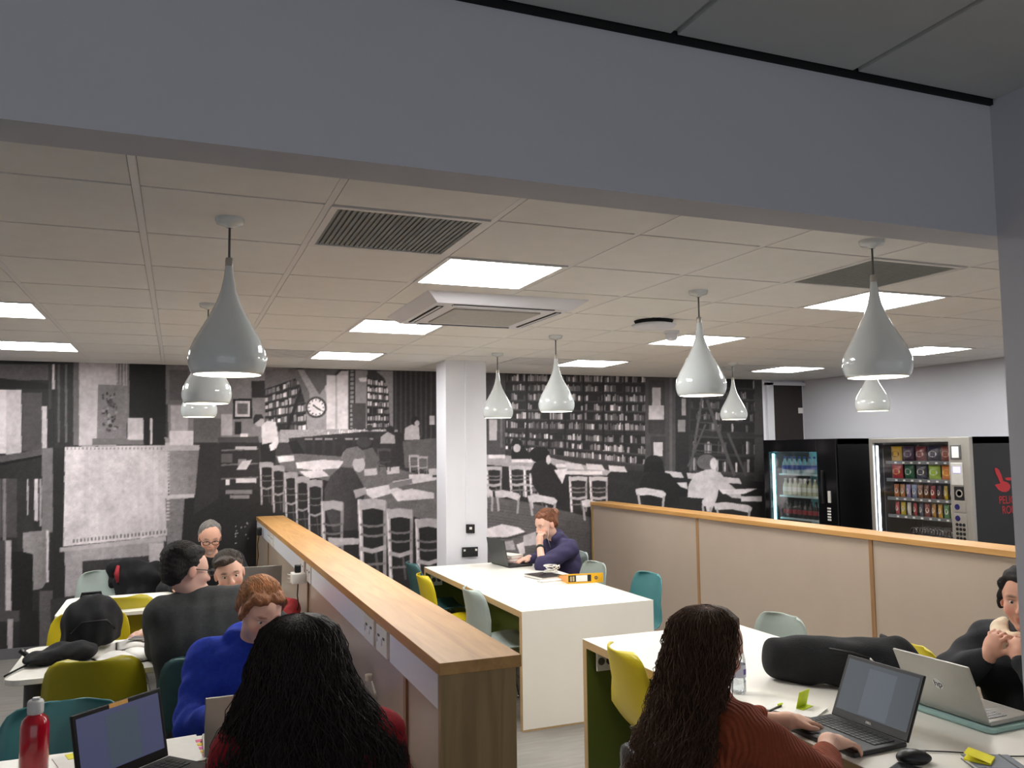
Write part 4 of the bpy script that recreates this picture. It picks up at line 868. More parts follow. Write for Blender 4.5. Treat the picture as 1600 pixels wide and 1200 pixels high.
# ------------------------------------------------------------------ laptops and table-top things
def laptop(label, hinge, ang, w, d, lidh, tilt, mbase, mlid, screen=None, logo=None, brand=None, cat='laptop', zt=0.74):
    """hinge: mid point of the hinge; ang: heading of the user side (deg from +Y towards +X); tilt: lid lean back from vertical (deg)"""
    t = thing('laptop', label, cat, (hinge[0], hinge[1], zt), -math.radians(ang), None)
    # local: +y towards the user
    b = boxo('base', (-w/2, w/2, 0, d, 0.002, 0.018), mbase, t, bevel=0.004)
    kb = MB()
    for r in range(5):
        for c in range(13): x = -w/2+0.025+c*(w-0.05)/13; kb.box(x+0.001, x+(w-0.05)/13-0.002, 0.03+r*0.019, 0.03+r*0.019+0.016, 0.018, 0.0205)
    kb.build('keyboard', M_black if mbase is not M_alu else mat('silver_keys', (150, 150, 148)), b)
    boxo('touchpad', (-0.05, 0.05, d-0.085, d-0.015, 0.018, 0.0185), M_greymetal if mbase is M_black else M_silver, b)
    R = Matrix.Translation((0, -0.002, 0.016)) @ Matrix.Rotation(math.radians(tilt), 4, 'X')
    lid = MB().box(-w/2, w/2, -0.008, 0.0, 0.0, lidh, R).build('lid', mlid, t, bevel=0.003)
    bz = MB().box(-w/2+0.004, w/2-0.004, 0.0, 0.0012, 0.004, lidh-0.004, R).build('bezel', M_black, t)
    sc = MB().box(-w/2+0.014, w/2-0.014, 0.0012, 0.002, 0.03, lidh-0.014, R).build('screen', screen or M_blackgloss, t)
    if screen is not None:
        MB().box(-w*0.2, w*0.16, 0.002, 0.0024, 0.034, lidh-0.03, R).build('document_page', emis('screen_page', (60, 70, 82), 0.9, 0.01), sc)
    if logo == 'hp':
        r = MB().lathe([(0.0, 0), (0.021, 0), (0.021, 0.001), (0.0, 0.001)], 28); r.v = [R @ Vector((a, -0.008-c, lidh*0.52+b_)) for a, b_, c in r.v]; lg = r.build('logo_disc', mat('logo_chrome', (226, 226, 226), rough=0.25), lid)
        me = text_mesh('hp', 0.036, 0.0004); me.materials.append(M_alu); o = link('logo_letters', me, M_alu, lg)
        o.matrix_local = R @ Matrix.Translation((0.0, -0.0095, lidh*0.52)) @ Matrix.Rotation(math.pi/2, 4, 'X')
        me.materials.clear(); me.materials.append(M_black)
    elif logo:
        me = text_mesh(logo, 0.026, 0.0003); me.materials.append(M_greymetal); o = link('logo_letters', me, M_greymetal, lid); o.matrix_local = R @ Matrix.Translation((0, -0.0085, lidh*0.5)) @ Matrix.Rotation(math.pi/2, 4, 'X')
    if brand:
        me = text_mesh(brand, 0.011, 0.0002); me.materials.append(M_silver); o = link('brand_letters', me, M_silver, bz); o.matrix_local = R @ Matrix.Translation((0, 0.0014, 0.016)) @ Matrix.Rotation(math.pi/2, 4, 'X') @ Matrix.Rotation(math.pi, 4, 'Y')
    return t
M_scr = emis('dim_screen', (62, 66, 92), 0.9, 0.01); M_scr2 = emis('dim_screen_grey', (44, 54, 64), 0.9, 0.01)
lt = laptop('open black laptop with a dim document screen and orange sticker strip, by the red bottle', (-0.13, 2.98), 137, 0.335, 0.23, 0.222, 12, M_black, M_black, M_scr)
R_ = Matrix.Translation((0, -0.002, 0.016)) @ Matrix.Rotation(math.radians(12), 4, 'X')
MB().box(-0.035, 0.035, 0.0012, 0.0022, 0.208, 0.221, R_).build('sticker', mat('orange_sticker', (222, 170, 90), rough=0.6), lt)
laptop('silver laptop seen from behind its lid, in front of the blue hoodie', (0.26, 3.06), 0, 0.32, 0.22, 0.205, 14, M_alu, M_alu)
laptop('silver laptop seen from behind, on the side table nearest the mural', (0.535, 6.17), 2, 0.32, 0.22, 0.225, 14, M_alu, M_alu)
laptop('black laptop of the woman in the purple hoodie, on the centre table', (2.66, 6.98), 84, 0.345, 0.235, 0.228, 10, M_black, mat('charcoal_lid', (58, 60, 58), rough=0.4))
laptop('black laptop under the hands of the woman in the rust jumper', (2.305, 2.385), -92, 0.345, 0.24, 0.232, 25, M_black, M_black, M_scr2, brand='DELL')
laptop('silver laptop with a round hp badge, on a pale teal sleeve', (2.695, 2.37), 88, 0.325, 0.225, 0.225, 24, M_alu, M_alu, logo='hp', zt=0.757)
P = rounded_rect(-0.13, 0.13, -0.18, 0.18, 0.03)
sl = MB().prism(P, lambda a, b, z: (a, b, z), 0.0, 0.016).build('laptop_sleeve', mat('pale_teal_felt', (150, 180, 174), rough=0.9, var=0.05, bump=0.2), None, bevel=0.006)
sl.location = (2.795, 2.37, 0.741); sl.rotation_euler = (0, 0, 0.03); tag(sl, 'pale teal felt sleeve lying flat under the silver laptop', 'sleeve')
# mouse
t = thing('computer_mouse', 'black computer mouse beside the black laptop on the right table', 'mouse', (2.226, 2.105, 0.741), math.radians(-112))
sdf_obj('mouse_body', Sdf().ell((0, 0, 0.014), (0.031, 0.055, 0.02)).ell((0, -0.01, 0.016), (0.026, 0.04, 0.022)), 0.003, M_black, t)
MB().lathe([(0.0, -0.003), (0.008, -0.003), (0.008, 0.003), (0, 0.003)], 12).build('scroll_wheel', M_greymetal, t).location = (0, 0.03, 0.031)
t = MB().tube([(2.31, 2.17, 0.745), (2.40, 2.12, 0.744), (2.47, 2.07, 0.744), (2.53, 2.02, 0.744), (2.62, 1.98, 0.744)], 0.0025, 6).build('charging_cable', M_black, None, True); tag(t, 'thin black cable running from the laptop across the right table', 'cable')
# grey notebook, sticky notes, tablet
def notebook(name, label, x, y, ang, w, d, h, mcov, z=0.741, cat='notebook', group=None, strap=None):
    t = thing(name, label, cat, (x, y, z), math.radians(ang), group)
    boxo('cover', (-w/2, w/2, -d/2, d/2, h-0.002, h), mcov, t); boxo('back_cover', (-w/2, w/2, -d/2, d/2, 0, 0.002), mcov, t)
    boxo('pages', (-w/2+0.003, w/2-0.003, -d/2+0.003, d/2-0.003, 0.002, h-0.002), M_paper, t)
    if strap: boxo('elastic_band', (w/2-0.03, w/2-0.024, -d/2-0.001, d/2+0.001, -0.0, h+0.001), strap, t)
    return t
notebook('notebook', 'grey notebook with a black elastic band, under yellow sticky notes', 2.43, 1.985, -25, 0.15, 0.115, 0.014, mat('grey_cover', (110, 116, 126), rough=0.6), strap=M_black)
t = thing('sticky_notes', 'yellow pad of sticky notes lying on the grey notebook', 'sticky notes', (2.40, 2.01, 0.756), 0.5)
boxo('pad', (-0.038, 0.038, -0.038, 0.038, 0, 0.006), mat('sticky_yellow', (236, 226, 40), rough=0.7), t)
MB().add([(-0.038, -0.038, 0.006), (0.038, -0.038, 0.006), (0.04, 0.038, 0.02), (-0.036, 0.038, 0.022)], [(0, 1, 2, 3)]).build('lifted_sheet', mat('sticky_yellow', (236, 226, 40)), t)
notebook('notebook', 'white ring notebook under the left hand of the woman in rust', 2.24, 2.69, 30, 0.15, 0.21, 0.008, M_paper)
t = thing('tablet', 'black phone lying flat at the bottom edge of the right table', 'phone', (2.155, 2.035, 0.741), 0.4)
boxo('body', (-0.04, 0.04, -0.07, 0.07, 0, 0.008), M_black, t, bevel=0.003); boxo('screen', (-0.036, 0.036, -0.064, 0.064, 0.008, 0.0085), M_blackgloss, t)
t = thing('sticky_note_card', 'upright neon green sticky note folded on the white notebook', 'sticky note', (2.275, 2.69, 0.75), 0.35)
M_neon = mat('neon_green_paper', (206, 226, 40), rough=0.7)
MB().box(-0.038, 0.038, -0.001, 0.001, 0.0, 0.066, Matrix.Rotation(0.25, 4, 'X')).build('standing_sheet', M_neon, t)
MB().box(-0.038, 0.038, -0.03, 0.0, 0.0, 0.0015).build('folded_flap', M_neon, t)
t = thing('pen', 'black pen with a neon green clip resting on the right table', 'pen', (2.14, 2.70, 0.747), math.radians(20))
MB().tube([(-0.07, 0, 0), (0.07, 0, 0.006)], 0.0045, 8).build('barrel', M_black, t, True); MB().tube([(0.05, 0, 0.012), (0.078, 0, 0.012)], 0.004, 6).build('clip', M_neon, t)
# water bottles
def water_bottle(label, x, y, z=0.741, s=1.0, cap=(235, 235, 235)):
    t = thing('water_bottle', label, 'bottle', (x, y, z)); t.scale = (s, s, s)
    MB().lathe([(0.0, 0.0), (0.026, 0.0), (0.032, 0.006), (0.032, 0.05), (0.029, 0.058), (0.032, 0.066), (0.032, 0.135), (0.026, 0.165), (0.014, 0.195), (0.012, 0.205)], 20).build('bottle', glass('clear_plastic', (250, 252, 253), 0.35), t, True)
    MB().lathe([(0.0, 0.004), (0.029, 0.006), (0.030, 0.05), (0.028, 0.058), (0.030, 0.066), (0.030, 0.09), (0.0, 0.09)], 20).build('water', glass('water_tint', (244, 247, 250), 0.1), t, True)
    lb = MB().lathe([(0.0325, 0.066), (0.0328, 0.068), (0.0328, 0.115), (0.0325, 0.117)], 20).build('label_band', mat('pale_label', (206, 208, 226), rough=0.5), t, True)
    MB().add([(0.0333*math.sin(a), -0.0333*math.cos(a), z) for z in (0.078, 0.1) for a in (0.1, 0.35, 0.6, 0.8)], [(0, 1, 5, 4), (1, 2, 6, 5), (2, 3, 7, 6)]).build('label_mark', mat('purple_print', (96, 80, 160)), lb)
    MB().lathe([(0.0, 0.222), (0.0135, 0.222), (0.0145, 0.216), (0.0145, 0.2), (0.0, 0.2)], 14).build('cap', mat('cap_%d' % cap[0], cap, rough=0.4), t, True)
water_bottle('clear water bottle with a pale purple label on the right table', 2.19, 2.97)
water_bottle('small clear bottle with a pale cap against the left partition', 0.655, 3.06, s=0.98, cap=(206, 200, 190))
# red squash bottle
t = thing('squash_bottle', 'red translucent bottle with a grey flip cap, at the end of the left table', 'bottle', (-0.405, 3.10, 0.741))
MB().lathe([(0.0, 0), (0.036, 0), (0.042, 0.008), (0.042, 0.165), (0.036, 0.185), (0.022, 0.198), (0.022, 0.205)], 24).build('bottle', mat('red_plastic', (170, 16, 34), rough=0.15, var=0.05, coat=0.6), t, True)
MB().lathe([(0.022, 0.2), (0.024, 0.205), (0.024, 0.235), (0.02, 0.242), (0.0, 0.244)], 20).build('cap', mat('grey_cap', (196, 196, 196), rough=0.4), t, True)
boxo('flip_lid', (-0.01, 0.012, -0.01, 0.01, 0.24, 0.25), mat('grey_cap', (196, 196, 196)), t, bevel=0.003)
# paper with index tabs
t = thing('paper_stack', 'white papers with pink and yellow index tabs on the left table', 'paper', (-0.02, 3.175, 0.741), 0.12)
for k in range(4): boxo('sheet', (-0.105+0.004*k, 0.105+0.004*k, -0.14-0.003*k, 0.14-0.003*k, 0.0012*k, 0.0012*k+0.001), M_paper, t)
for k, c in enumerate(((236, 110, 170), (240, 190, 60), (236, 110, 170), (236, 200, 60), (240, 120, 160))): boxo('index_tab', (0.105, 0.128, -0.12+0.04*k, -0.095+0.04*k, 0.004, 0.006), mat('tab_%d' % c[1], c, rough=0.6), t)
t = thing('paper_sheet', 'white paper sheet with a yellow corner, between red bottle and laptop', 'paper', (-0.245, 3.19, 0.741), 0.3)
boxo('sheet', (-0.1, 0.1, -0.06, 0.11, 0, 0.002), M_paper, t); boxo('yellow_note', (-0.06, 0.01, 0.06, 0.118, 0.002, 0.003), mat('sticky_yellow', (236, 226, 40)), t)
# open book, phone, papers on the middle table
def open_book(label, x, y, ang, w=0.2, d=0.28, cover=None, z=0.741):
    t = thing('open_book', label, 'book', (x, y, z), math.radians(ang))
    for s in (-1, 1):
        m = MB(); n = 9; pr = [(s*w*k/(n-1), 0.006+0.018*math.sin(min(1, k/(n-1)*1.15+0.12)*math.pi)**0.7) for k in range(n)]
        V = [(a, yy, b) for yy in (-d/2, d/2) for a, b in pr] + [(a, yy, 0.003) for yy in (-d/2, d/2) for a, b in pr]; F = []
        for k in range(n-1): F += [(k, k+1, n+k+1, n+k), (2*n+k, 3*n+k, 3*n+k+1, 2*n+k+1), (k, 2*n+k, 2*n+k+1, k+1), (n+k, n+k+1, 3*n+k+1, 3*n+k)]
        F += [(n-1, 3*n-1, 4*n-1, 2*n-1), (0, n, 3*n, 2*n)]
        m.add(V, F).build('pages', M_paper, t, True)
        boxo('cover', (*sorted((0, s*(w+0.006))), -d/2-0.005, d/2+0.005, 0, 0.003), cover or M_black, t)
open_book('thick open book with dark cover beside the man in dark grey', -0.19, 4.69, 24, 0.15, 0.24)
t = thing('phone', 'dark phone lying on the open pages of the left table', 'phone', (-0.15, 4.985, 0.772), 1.2)
boxo('body', (-0.035, 0.035, -0.07, 0.07, 0, 0.008), M_silver, t, bevel=0.003); boxo('screen', (-0.031, 0.031, -0.062, 0.062, 0.008, 0.0085), M_blackgloss, t)
open_book('open exercise book with white pages under the dark phone', -0.15, 4.99, 4, 0.13, 0.2)
t = thing('paper_pile', 'untidy pile of white papers on the table nearest the mural', 'paper', (-0.2, 6.40, 0.741), 0.1)
for k in range(7):
    o = MB().box(-0.15, 0.15, -0.105, 0.105, 0, 0.004).build('sheet', M_paper, t); o.location = (random.uniform(-.05, .05), random.uniform(-.04, .04), 0.005*k); o.rotation_euler = (random.uniform(-.01, .01), 0.02, random.uniform(-.5, .5))
t = thing('paper_pile', 'few flat white papers at the left end of the table nearest the mural', 'paper', (-0.44, 6.5, 0.741), 0.5)
for k in range(3): o = MB().box(-0.105, 0.105, -0.14, 0.14, 0, 0.0015).build('sheet', M_paper, t); o.location = (0.02*k, -0.015*k, 0.002*k); o.rotation_euler = (0, 0, 0.25*k)
# centre table: folder, notebook, cable, books
t = thing('lever_arch_folder', 'yellow lever arch folder lying flat with a white spine label', 'folder', (2.905, 5.80, 0.741), math.radians(-9))
M_fold = mat('folder_yellow', (240, 178, 20), rough=0.45, var=0.03)
boxo('spine', (-0.142, 0.142, -0.002, 0.001, 0, 0.072), M_fold, t)
MB().box(-0.142, 0.142, 0, 0.30, -0.003, 0.0, Matrix.Translation((0, 0, 0.072)) @ Matrix.Rotation(-0.17, 4, 'X')).build('top_cover', M_fold, t); MB().box(-0.142, 0.142, 0, 0.30, 0.0, 0.003).build('bottom_cover', M_fold, t)
MB().add([(x, y, z) for x in (-0.138, 0.13) for y, z in ((0.004, 0.003), (0.29, 0.003), (0.29, 0.016), (0.004, 0.066))], [(0, 1, 2, 3), (7, 6, 5, 4), (0, 4, 5, 1), (1, 5, 6, 2), (2, 6, 7, 3), (3, 7, 4, 0)]).build('papers', mat('orange_paper', (226, 160, 96), rough=0.8, stretch=(1, 1, 60)), t)
lb = boxo('spine_label', (-0.135, 0.045, -0.0035, -0.002, 0.012, 0.062), M_black, t); boxo('label_paper', (-0.075, 0.015, -0.0045, -0.0035, 0.014, 0.060), M_paper, lb)
for x in (-0.115, -0.095): boxo('label_print', (x-0.007, x+0.007, -0.0042, -0.0035, 0.018, 0.054), mat('label_cream', (190, 170, 120)), lb)
r = MB().lathe([(0.006, 0.0), (0.013, 0.0), (0.013, 0.003), (0.006, 0.003)], 18); r.v = [(0.085+a, -0.002-c, 0.037+b) for a, b, c in r.v]; r.build('finger_ring', M_greymetal, t)
notebook('notebook', 'black-covered notebook beneath the coiled white cable', 2.74, 6.19, 10, 0.22, 0.27, 0.022, M_black)
notebook('notebook', 'white pad half under the black notebook on the centre table', 2.70, 5.995, 6, 0.2, 0.07, 0.01, M_paper)
t = thing('coiled_cable', 'coiled white cable on top of the black notebook', 'cable', (2.80, 6.19, 0.766))
pts = []
for k in range(150):
    a = k*0.27; pts.append((0.055*math.cos(a)*(1+0.25*math.sin(a*0.31)), 0.04*math.sin(a)*(1+0.3*math.cos(a*0.23)), 0.012+0.028*(1+math.sin(a*0.37+0.8*math.sin(a)))))
MB().tube(pts, 0.0035, 5).build('cable_loops', M_sock, t, True); MB().tube([(-0.05, 0, 0.01), (-0.10, -0.03, 0.004), (-0.12, -0.035, 0.004)], 0.004, 6).build('cable_plug', M_black, t)
for k, (c, nm_, z) in enumerate((((240, 236, 226), 'white', 0.0), ((186, 40, 44), 'red', 0.03), ((232, 226, 214), 'cream', 0.055))):
    tb = notebook('textbook', '%s textbook in the small stack behind the black laptop' % nm_, 2.62+0.01*k, 6.72+0.01*k, 10+6*k, 0.15, 0.21, 0.027, mat('cover_%s' % nm_, c, rough=0.5), z=0.741+z+0.001*k, cat='book', group='textbooks stacked on the centre table')
    tb.location = (2.78+0.004*k, 7.08, 0.741+0.028*k)
# ------------------------------------------------------------------ bags and coats
def blob_bag(name, label, cat, loc, s, h, m, amp=0.006, f=28, seed=1, rot=0):
    t = thing(name, label, cat, loc, rot); o = sdf_obj('bag_body', s, h, m, t, wrinkle(amp, f, seed)); return t
s = Sdf().ell((0, 0, 0.14), (0.145, 0.10, 0.135), k=0.05).ell((0, -0.07, 0.10), (0.11, 0.06, 0.085), k=0.05).ell((0.0, 0.0, 0.045), (0.14, 0.10, 0.04), k=0.04)
t = blob_bag('backpack', 'black rounded backpack standing on the middle left table', 'backpack', (-0.41, 5.03, 0.742), s, 0.008, M_blackfab, seed=3, rot=0.2)
MB().tube([(-0.05, 0.02, 0.25), (-0.045, 0.025, 0.278), (0.045, 0.025, 0.278), (0.05, 0.02, 0.25)], 0.008, 6).build('top_handle', M_blackfab, t, True)
MB().tube([(-0.105, -0.095, 0.10), (-0.06, -0.125, 0.155), (0.06, -0.125, 0.155), (0.105, -0.095, 0.10)], 0.004, 5).build('zip', M_black, t, True)
s = Sdf().ell((0, 0, 0.035), (0.13, 0.09, 0.045), k=0.04).ell((0.06, 0.0, 0.035), (0.08, 0.08, 0.04), k=0.04).ell((-0.1, -0.05, 0.025), (0.08, 0.07, 0.03), k=0.03)
t = blob_bag('shoulder_bag', 'slumped black fabric bag with a dangling strap, in front of the backpack', 'bag', (-0.50, 4.77, 0.742), s, 0.007, M_blackfab, 0.006, 40, 5)
MB().tube([(-0.12, -0.08, 0.03), (-0.17, -0.1, 0.008), (-0.2, -0.18, 0.006), (-0.22, -0.25, 0.006)], 0.005, 6).build('strap', M_blackfab, t, True)
MB().tube([(-0.16, 0.01, 0.03), (-0.2, 0.03, 0.06)], [0.012, 0.014], 8).build('strap_toggle', M_black, t, True)
s = Sdf().cone((-0.26, 0, 0.10), (0.2, 0.0, 0.115), 0.088, 0.10, 0.04).ell((0.1, 0, 0.06), (0.2, 0.11, 0.07), k=0.05).ell((-0.2, 0, 0.06), (0.12, 0.10, 0.06), k=0.05)
t = blob_bag('duffel_bag', 'black barrel-shaped bag lying on the right table behind the laptops', 'bag', (2.66, 2.86, 0.742), s, 0.008, M_blackfab, 0.006, 24, 8, rot=math.radians(-50))
MB().tube([(-0.05, -0.09, 0.17), (0.04, -0.1, 0.165), (0.11, -0.105, 0.15)], 0.004, 5).build('zip', M_black, t, True); MB().tube([(0.11, -0.108, 0.15), (0.13, -0.115, 0.13)], 0.005, 6).build('zip_puller', M_silver, t, True)
s = Sdf().ell((0, 0, 0.66), (0.15, 0.10, 0.20), k=0.05).ell((0, -0.06, 0.60), (0.12, 0.06, 0.13), k=0.05).ell((-0.02, 0, 0.85), (0.04, 0.05, 0.05), k=0.03)
t = blob_bag('backpack', 'black backpack propped on the yellow chair behind the silver laptop', 'backpack', (2.95, 2.92, 0), s, 0.009, M_blackfab, 0.007, 26, 9, rot=1.2)
MB().tube([(-0.04, 0.0, 0.86), (-0.035, 0.0, 0.905), (0.03, 0.0, 0.905), (0.04, 0.0, 0.85)], 0.012, 8).build('top_handle', M_blackfab, t, True)
boxo('badge', (-0.14, -0.135, -0.03, 0.0, 0.74, 0.755), M_silver, t)
s = Sdf().chain([(-0.15, 0.0, 0.83), (0.0, -0.01, 0.85), (0.16, 0.0, 0.82)], [0.05, 0.045, 0.05], 0.03).ell((-0.02, 0.04, 0.70), (0.2, 0.05, 0.16), k=0.06).ell((0.05, -0.06, 0.68), (0.19, 0.045, 0.17), k=0.06).ell((0.18, 0.02, 0.70), (0.06, 0.07, 0.16), k=0.04)
t = blob_bag('coat', 'dark coat with a red lining hung over the grey chair by the mural', 'coat', (-0.33, 7.62, 0), s, 0.010, M_blackfab, 0.014, 30, 11)
MB().tube([(-0.10, -0.075, 0.86), (-0.11, -0.1, 0.80), (-0.10, -0.1, 0.73)], [0.012, 0.02, 0.01], 8).build('red_lining', mat('red_lining', (150, 30, 40), rough=0.8), t, True)

# ------------------------------------------------------------------ people
def nrm(v): v = np.array(v, float); return v/np.linalg.norm(v)
def frame(f, up=(0, 0, 1)):
    f = nrm(f); r = nrm(np.cross(f, up)); u = np.cross(r, f); return np.stack([r, f, u], 1)     # columns: right, forward, up
SKIN = (218, 172, 150)
class Head:
    def __init__(s, c, f, up=(0, 0, 1), sc=1.0): s.c = np.array(c, float); s.M = frame(f, up); s.k = sc
    def w(s, p): return s.c + s.M @ (np.array(p, float)*s.k)
    def local(s, V): return ((V-s.c) @ s.M)/s.k
    def e(s, S, p, r, k=0.012, sub=False): S.ell(s.w(p), np.array(r)*s.k, s.M, k, sub)
    def build(s, S):
        s.e(S, (0, -0.018, 0.036), (0.076, 0.094, 0.084), 0.02)
        s.e(S, (0, 0.022, -0.03), (0.060, 0.066, 0.082), 0.03)
        s.e(S, (0, 0.03, 0.03), (0.064, 0.058, 0.06), 0.02)
        s.e(S, (0, 0.062, -0.096), (0.026, 0.022, 0.018), 0.022)
        for x in (-1, 1):
            s.e(S, (x*0.038, 0.052, -0.028), (0.026, 0.03, 0.028), 0.02)
            s.e(S, (x*0.031, 0.095, 0.005), (0.019, 0.014, 0.0072), 0.008, True)
            s.e(S, (x*0.076, -0.008, -0.004), (0.009, 0.020, 0.031), 0.006)
            s.e(S, (x*0.011, 0.096, -0.03), (0.008, 0.009, 0.008), 0.006)
            S.cone(s.w((x*0.012, 0.082, 0.024)), s.w((x*0.046, 0.070, 0.022)), 0.009*s.k, 0.008*s.k, 0.012)
        S.cone(s.w((0, 0.083, 0.014)), s.w((0, 0.106, -0.026)), 0.007*s.k, 0.011*s.k, 0.012)
        S.cone(s.w((-0.018, 0.082, -0.054)), s.w((0.018, 0.082, -0.054)), 0.007*s.k, 0.007*s.k, 0.008)
        S.cone(s.w((-0.014, 0.080, -0.067)), s.w((0.014, 0.080, -0.067)), 0.0085*s.k, 0.0085*s.k, 0.008)
    def tint(s, skin, hair, beard=None):
        sk = np.array(lin(skin)[:3]); hc = np.array(lin(hair)[:3])
        def fn(V):
            L = s.local(V); c = np.tile(np.append(sk, 1.0), (len(V), 1))
            def blob(p, r, col, a):
                d = (((L-np.array(p))/np.array(r))**2).sum(1); w = (np.clip(1.35-d, 0, 1)*a)[:, None]; c[:, :3] = c[:, :3]*(1-w)+np.array(col)*w
            for x in (-1, 1):
                blob((x*0.042, 0.07, -0.03), (0.022, 0.03, 0.02), sk*np.array((1.05, 0.72, 0.70)), 0.5)
                blob((x*0.031, 0.078, 0.027), (0.020, 0.03, 0.0055), hc*0.8, 0.85)
                blob((x*0.031, 0.085, 0.012), (0.016, 0.02, 0.0035), sk*0.35, 0.6)
                blob((x*0.078, -0.008, -0.004), (0.012, 0.02, 0.03), sk*np.array((1.0, 0.7, 0.66)), 0.5)
            blob((0, 0.088, -0.060), (0.024, 0.02, 0.010), sk*np.array((0.85, 0.42, 0.42)), 0.8)
            blob((0, 0.09, -0.0605), (0.022, 0.02, 0.0022), sk*0.25, 0.7)
            blob((0, 0.11, -0.026), (0.014, 0.02, 0.012), sk*np.array((1.05, 0.75, 0.72)), 0.5)
            if beard is not None:
                b = np.array(lin(beard)[:3]); blob((0, 0.06, -0.085), (0.055, 0.06, 0.035), b, 0.6)
            return c
        return fn
    def eyes(s, parent, off, iris=(70, 60, 50)):
        mw = mat('eye_white', (228, 222, 216), rough=0.2, var=0.0); mi = mat('iris_%d' % iris[0], iris, rough=0.15, var=0.0)
        for x in (-1, 1):
            o = MB().lathe([(0.0115*math.sin(a), 0.0115*math.cos(a)) for a in [k*math.pi/8 for k in range(9)]], 14).build('eye', mw, parent, True)
            R = Matrix([list(s.M[i]) for i in range(3)]).to_4x4(); o.matrix_local = Matrix.Translation(s.w((x*0.031, 0.0722, 0.0035))-np.array(off)) @ R
            i = MB().lathe([(0.0, 0.0118), (0.003, 0.0117), (0.0055, 0.0106)], 12); i.v = [(a, c, b) for a, b, c in i.v]; i.build('iris', mi, o, True)
def hand(S, w, d, n, side, curl=0.5, thumb=0.7, sc=1.0):
    """w wrist, d finger direction, n back-of-hand normal, side = +1 when the thumb lies along d x n"""
    w = np.array(w, float); d = nrm(d); n = np.array(n, float); n = nrm(n-d*(n @ d)); a = np.cross(d, n)*side
    M = np.stack([a, d, n], 1)
    S.ell(w+d*0.048*sc, np.array((0.040, 0.052, 0.016))*sc, M, 0.012)
    S.cone(w-d*0.01, w+d*0.04*sc, 0.026*sc, 0.022*sc, 0.02)
    for i, (o, L) in enumerate(((0.030, 0.066), (0.010, 0.076), (-0.010, 0.070), (-0.029, 0.055))):
        p = w+(d*0.086+a*o)*sc; t = 0.0; dirn = nrm(d+a*o*1.6); r = 0.0088*sc
        for q, fr in enumerate((0.45, 0.32, 0.23)):
            t += curl*(0.55, 0.75, 0.5)[q]+0.05*i*curl; v = dirn*math.cos(t)-n*math.sin(t); p2 = p+v*L*fr*sc
            S.cone(p, p2, r, r*0.92, 0.004); p = p2; r *= 0.92
    p = w+(d*0.026+a*0.030-n*0.004)*sc; v = nrm(d*0.75+a*thumb-n*0.25*curl)
    p2 = p+v*0.034*sc; S.cone(p, p2, 0.0125*sc, 0.0105*sc, 0.012); v = nrm(v+d*0.5-a*0.35); S.cone(p2, p2+v*0.03*sc, 0.0102*sc, 0.0085*sc, 0.004)
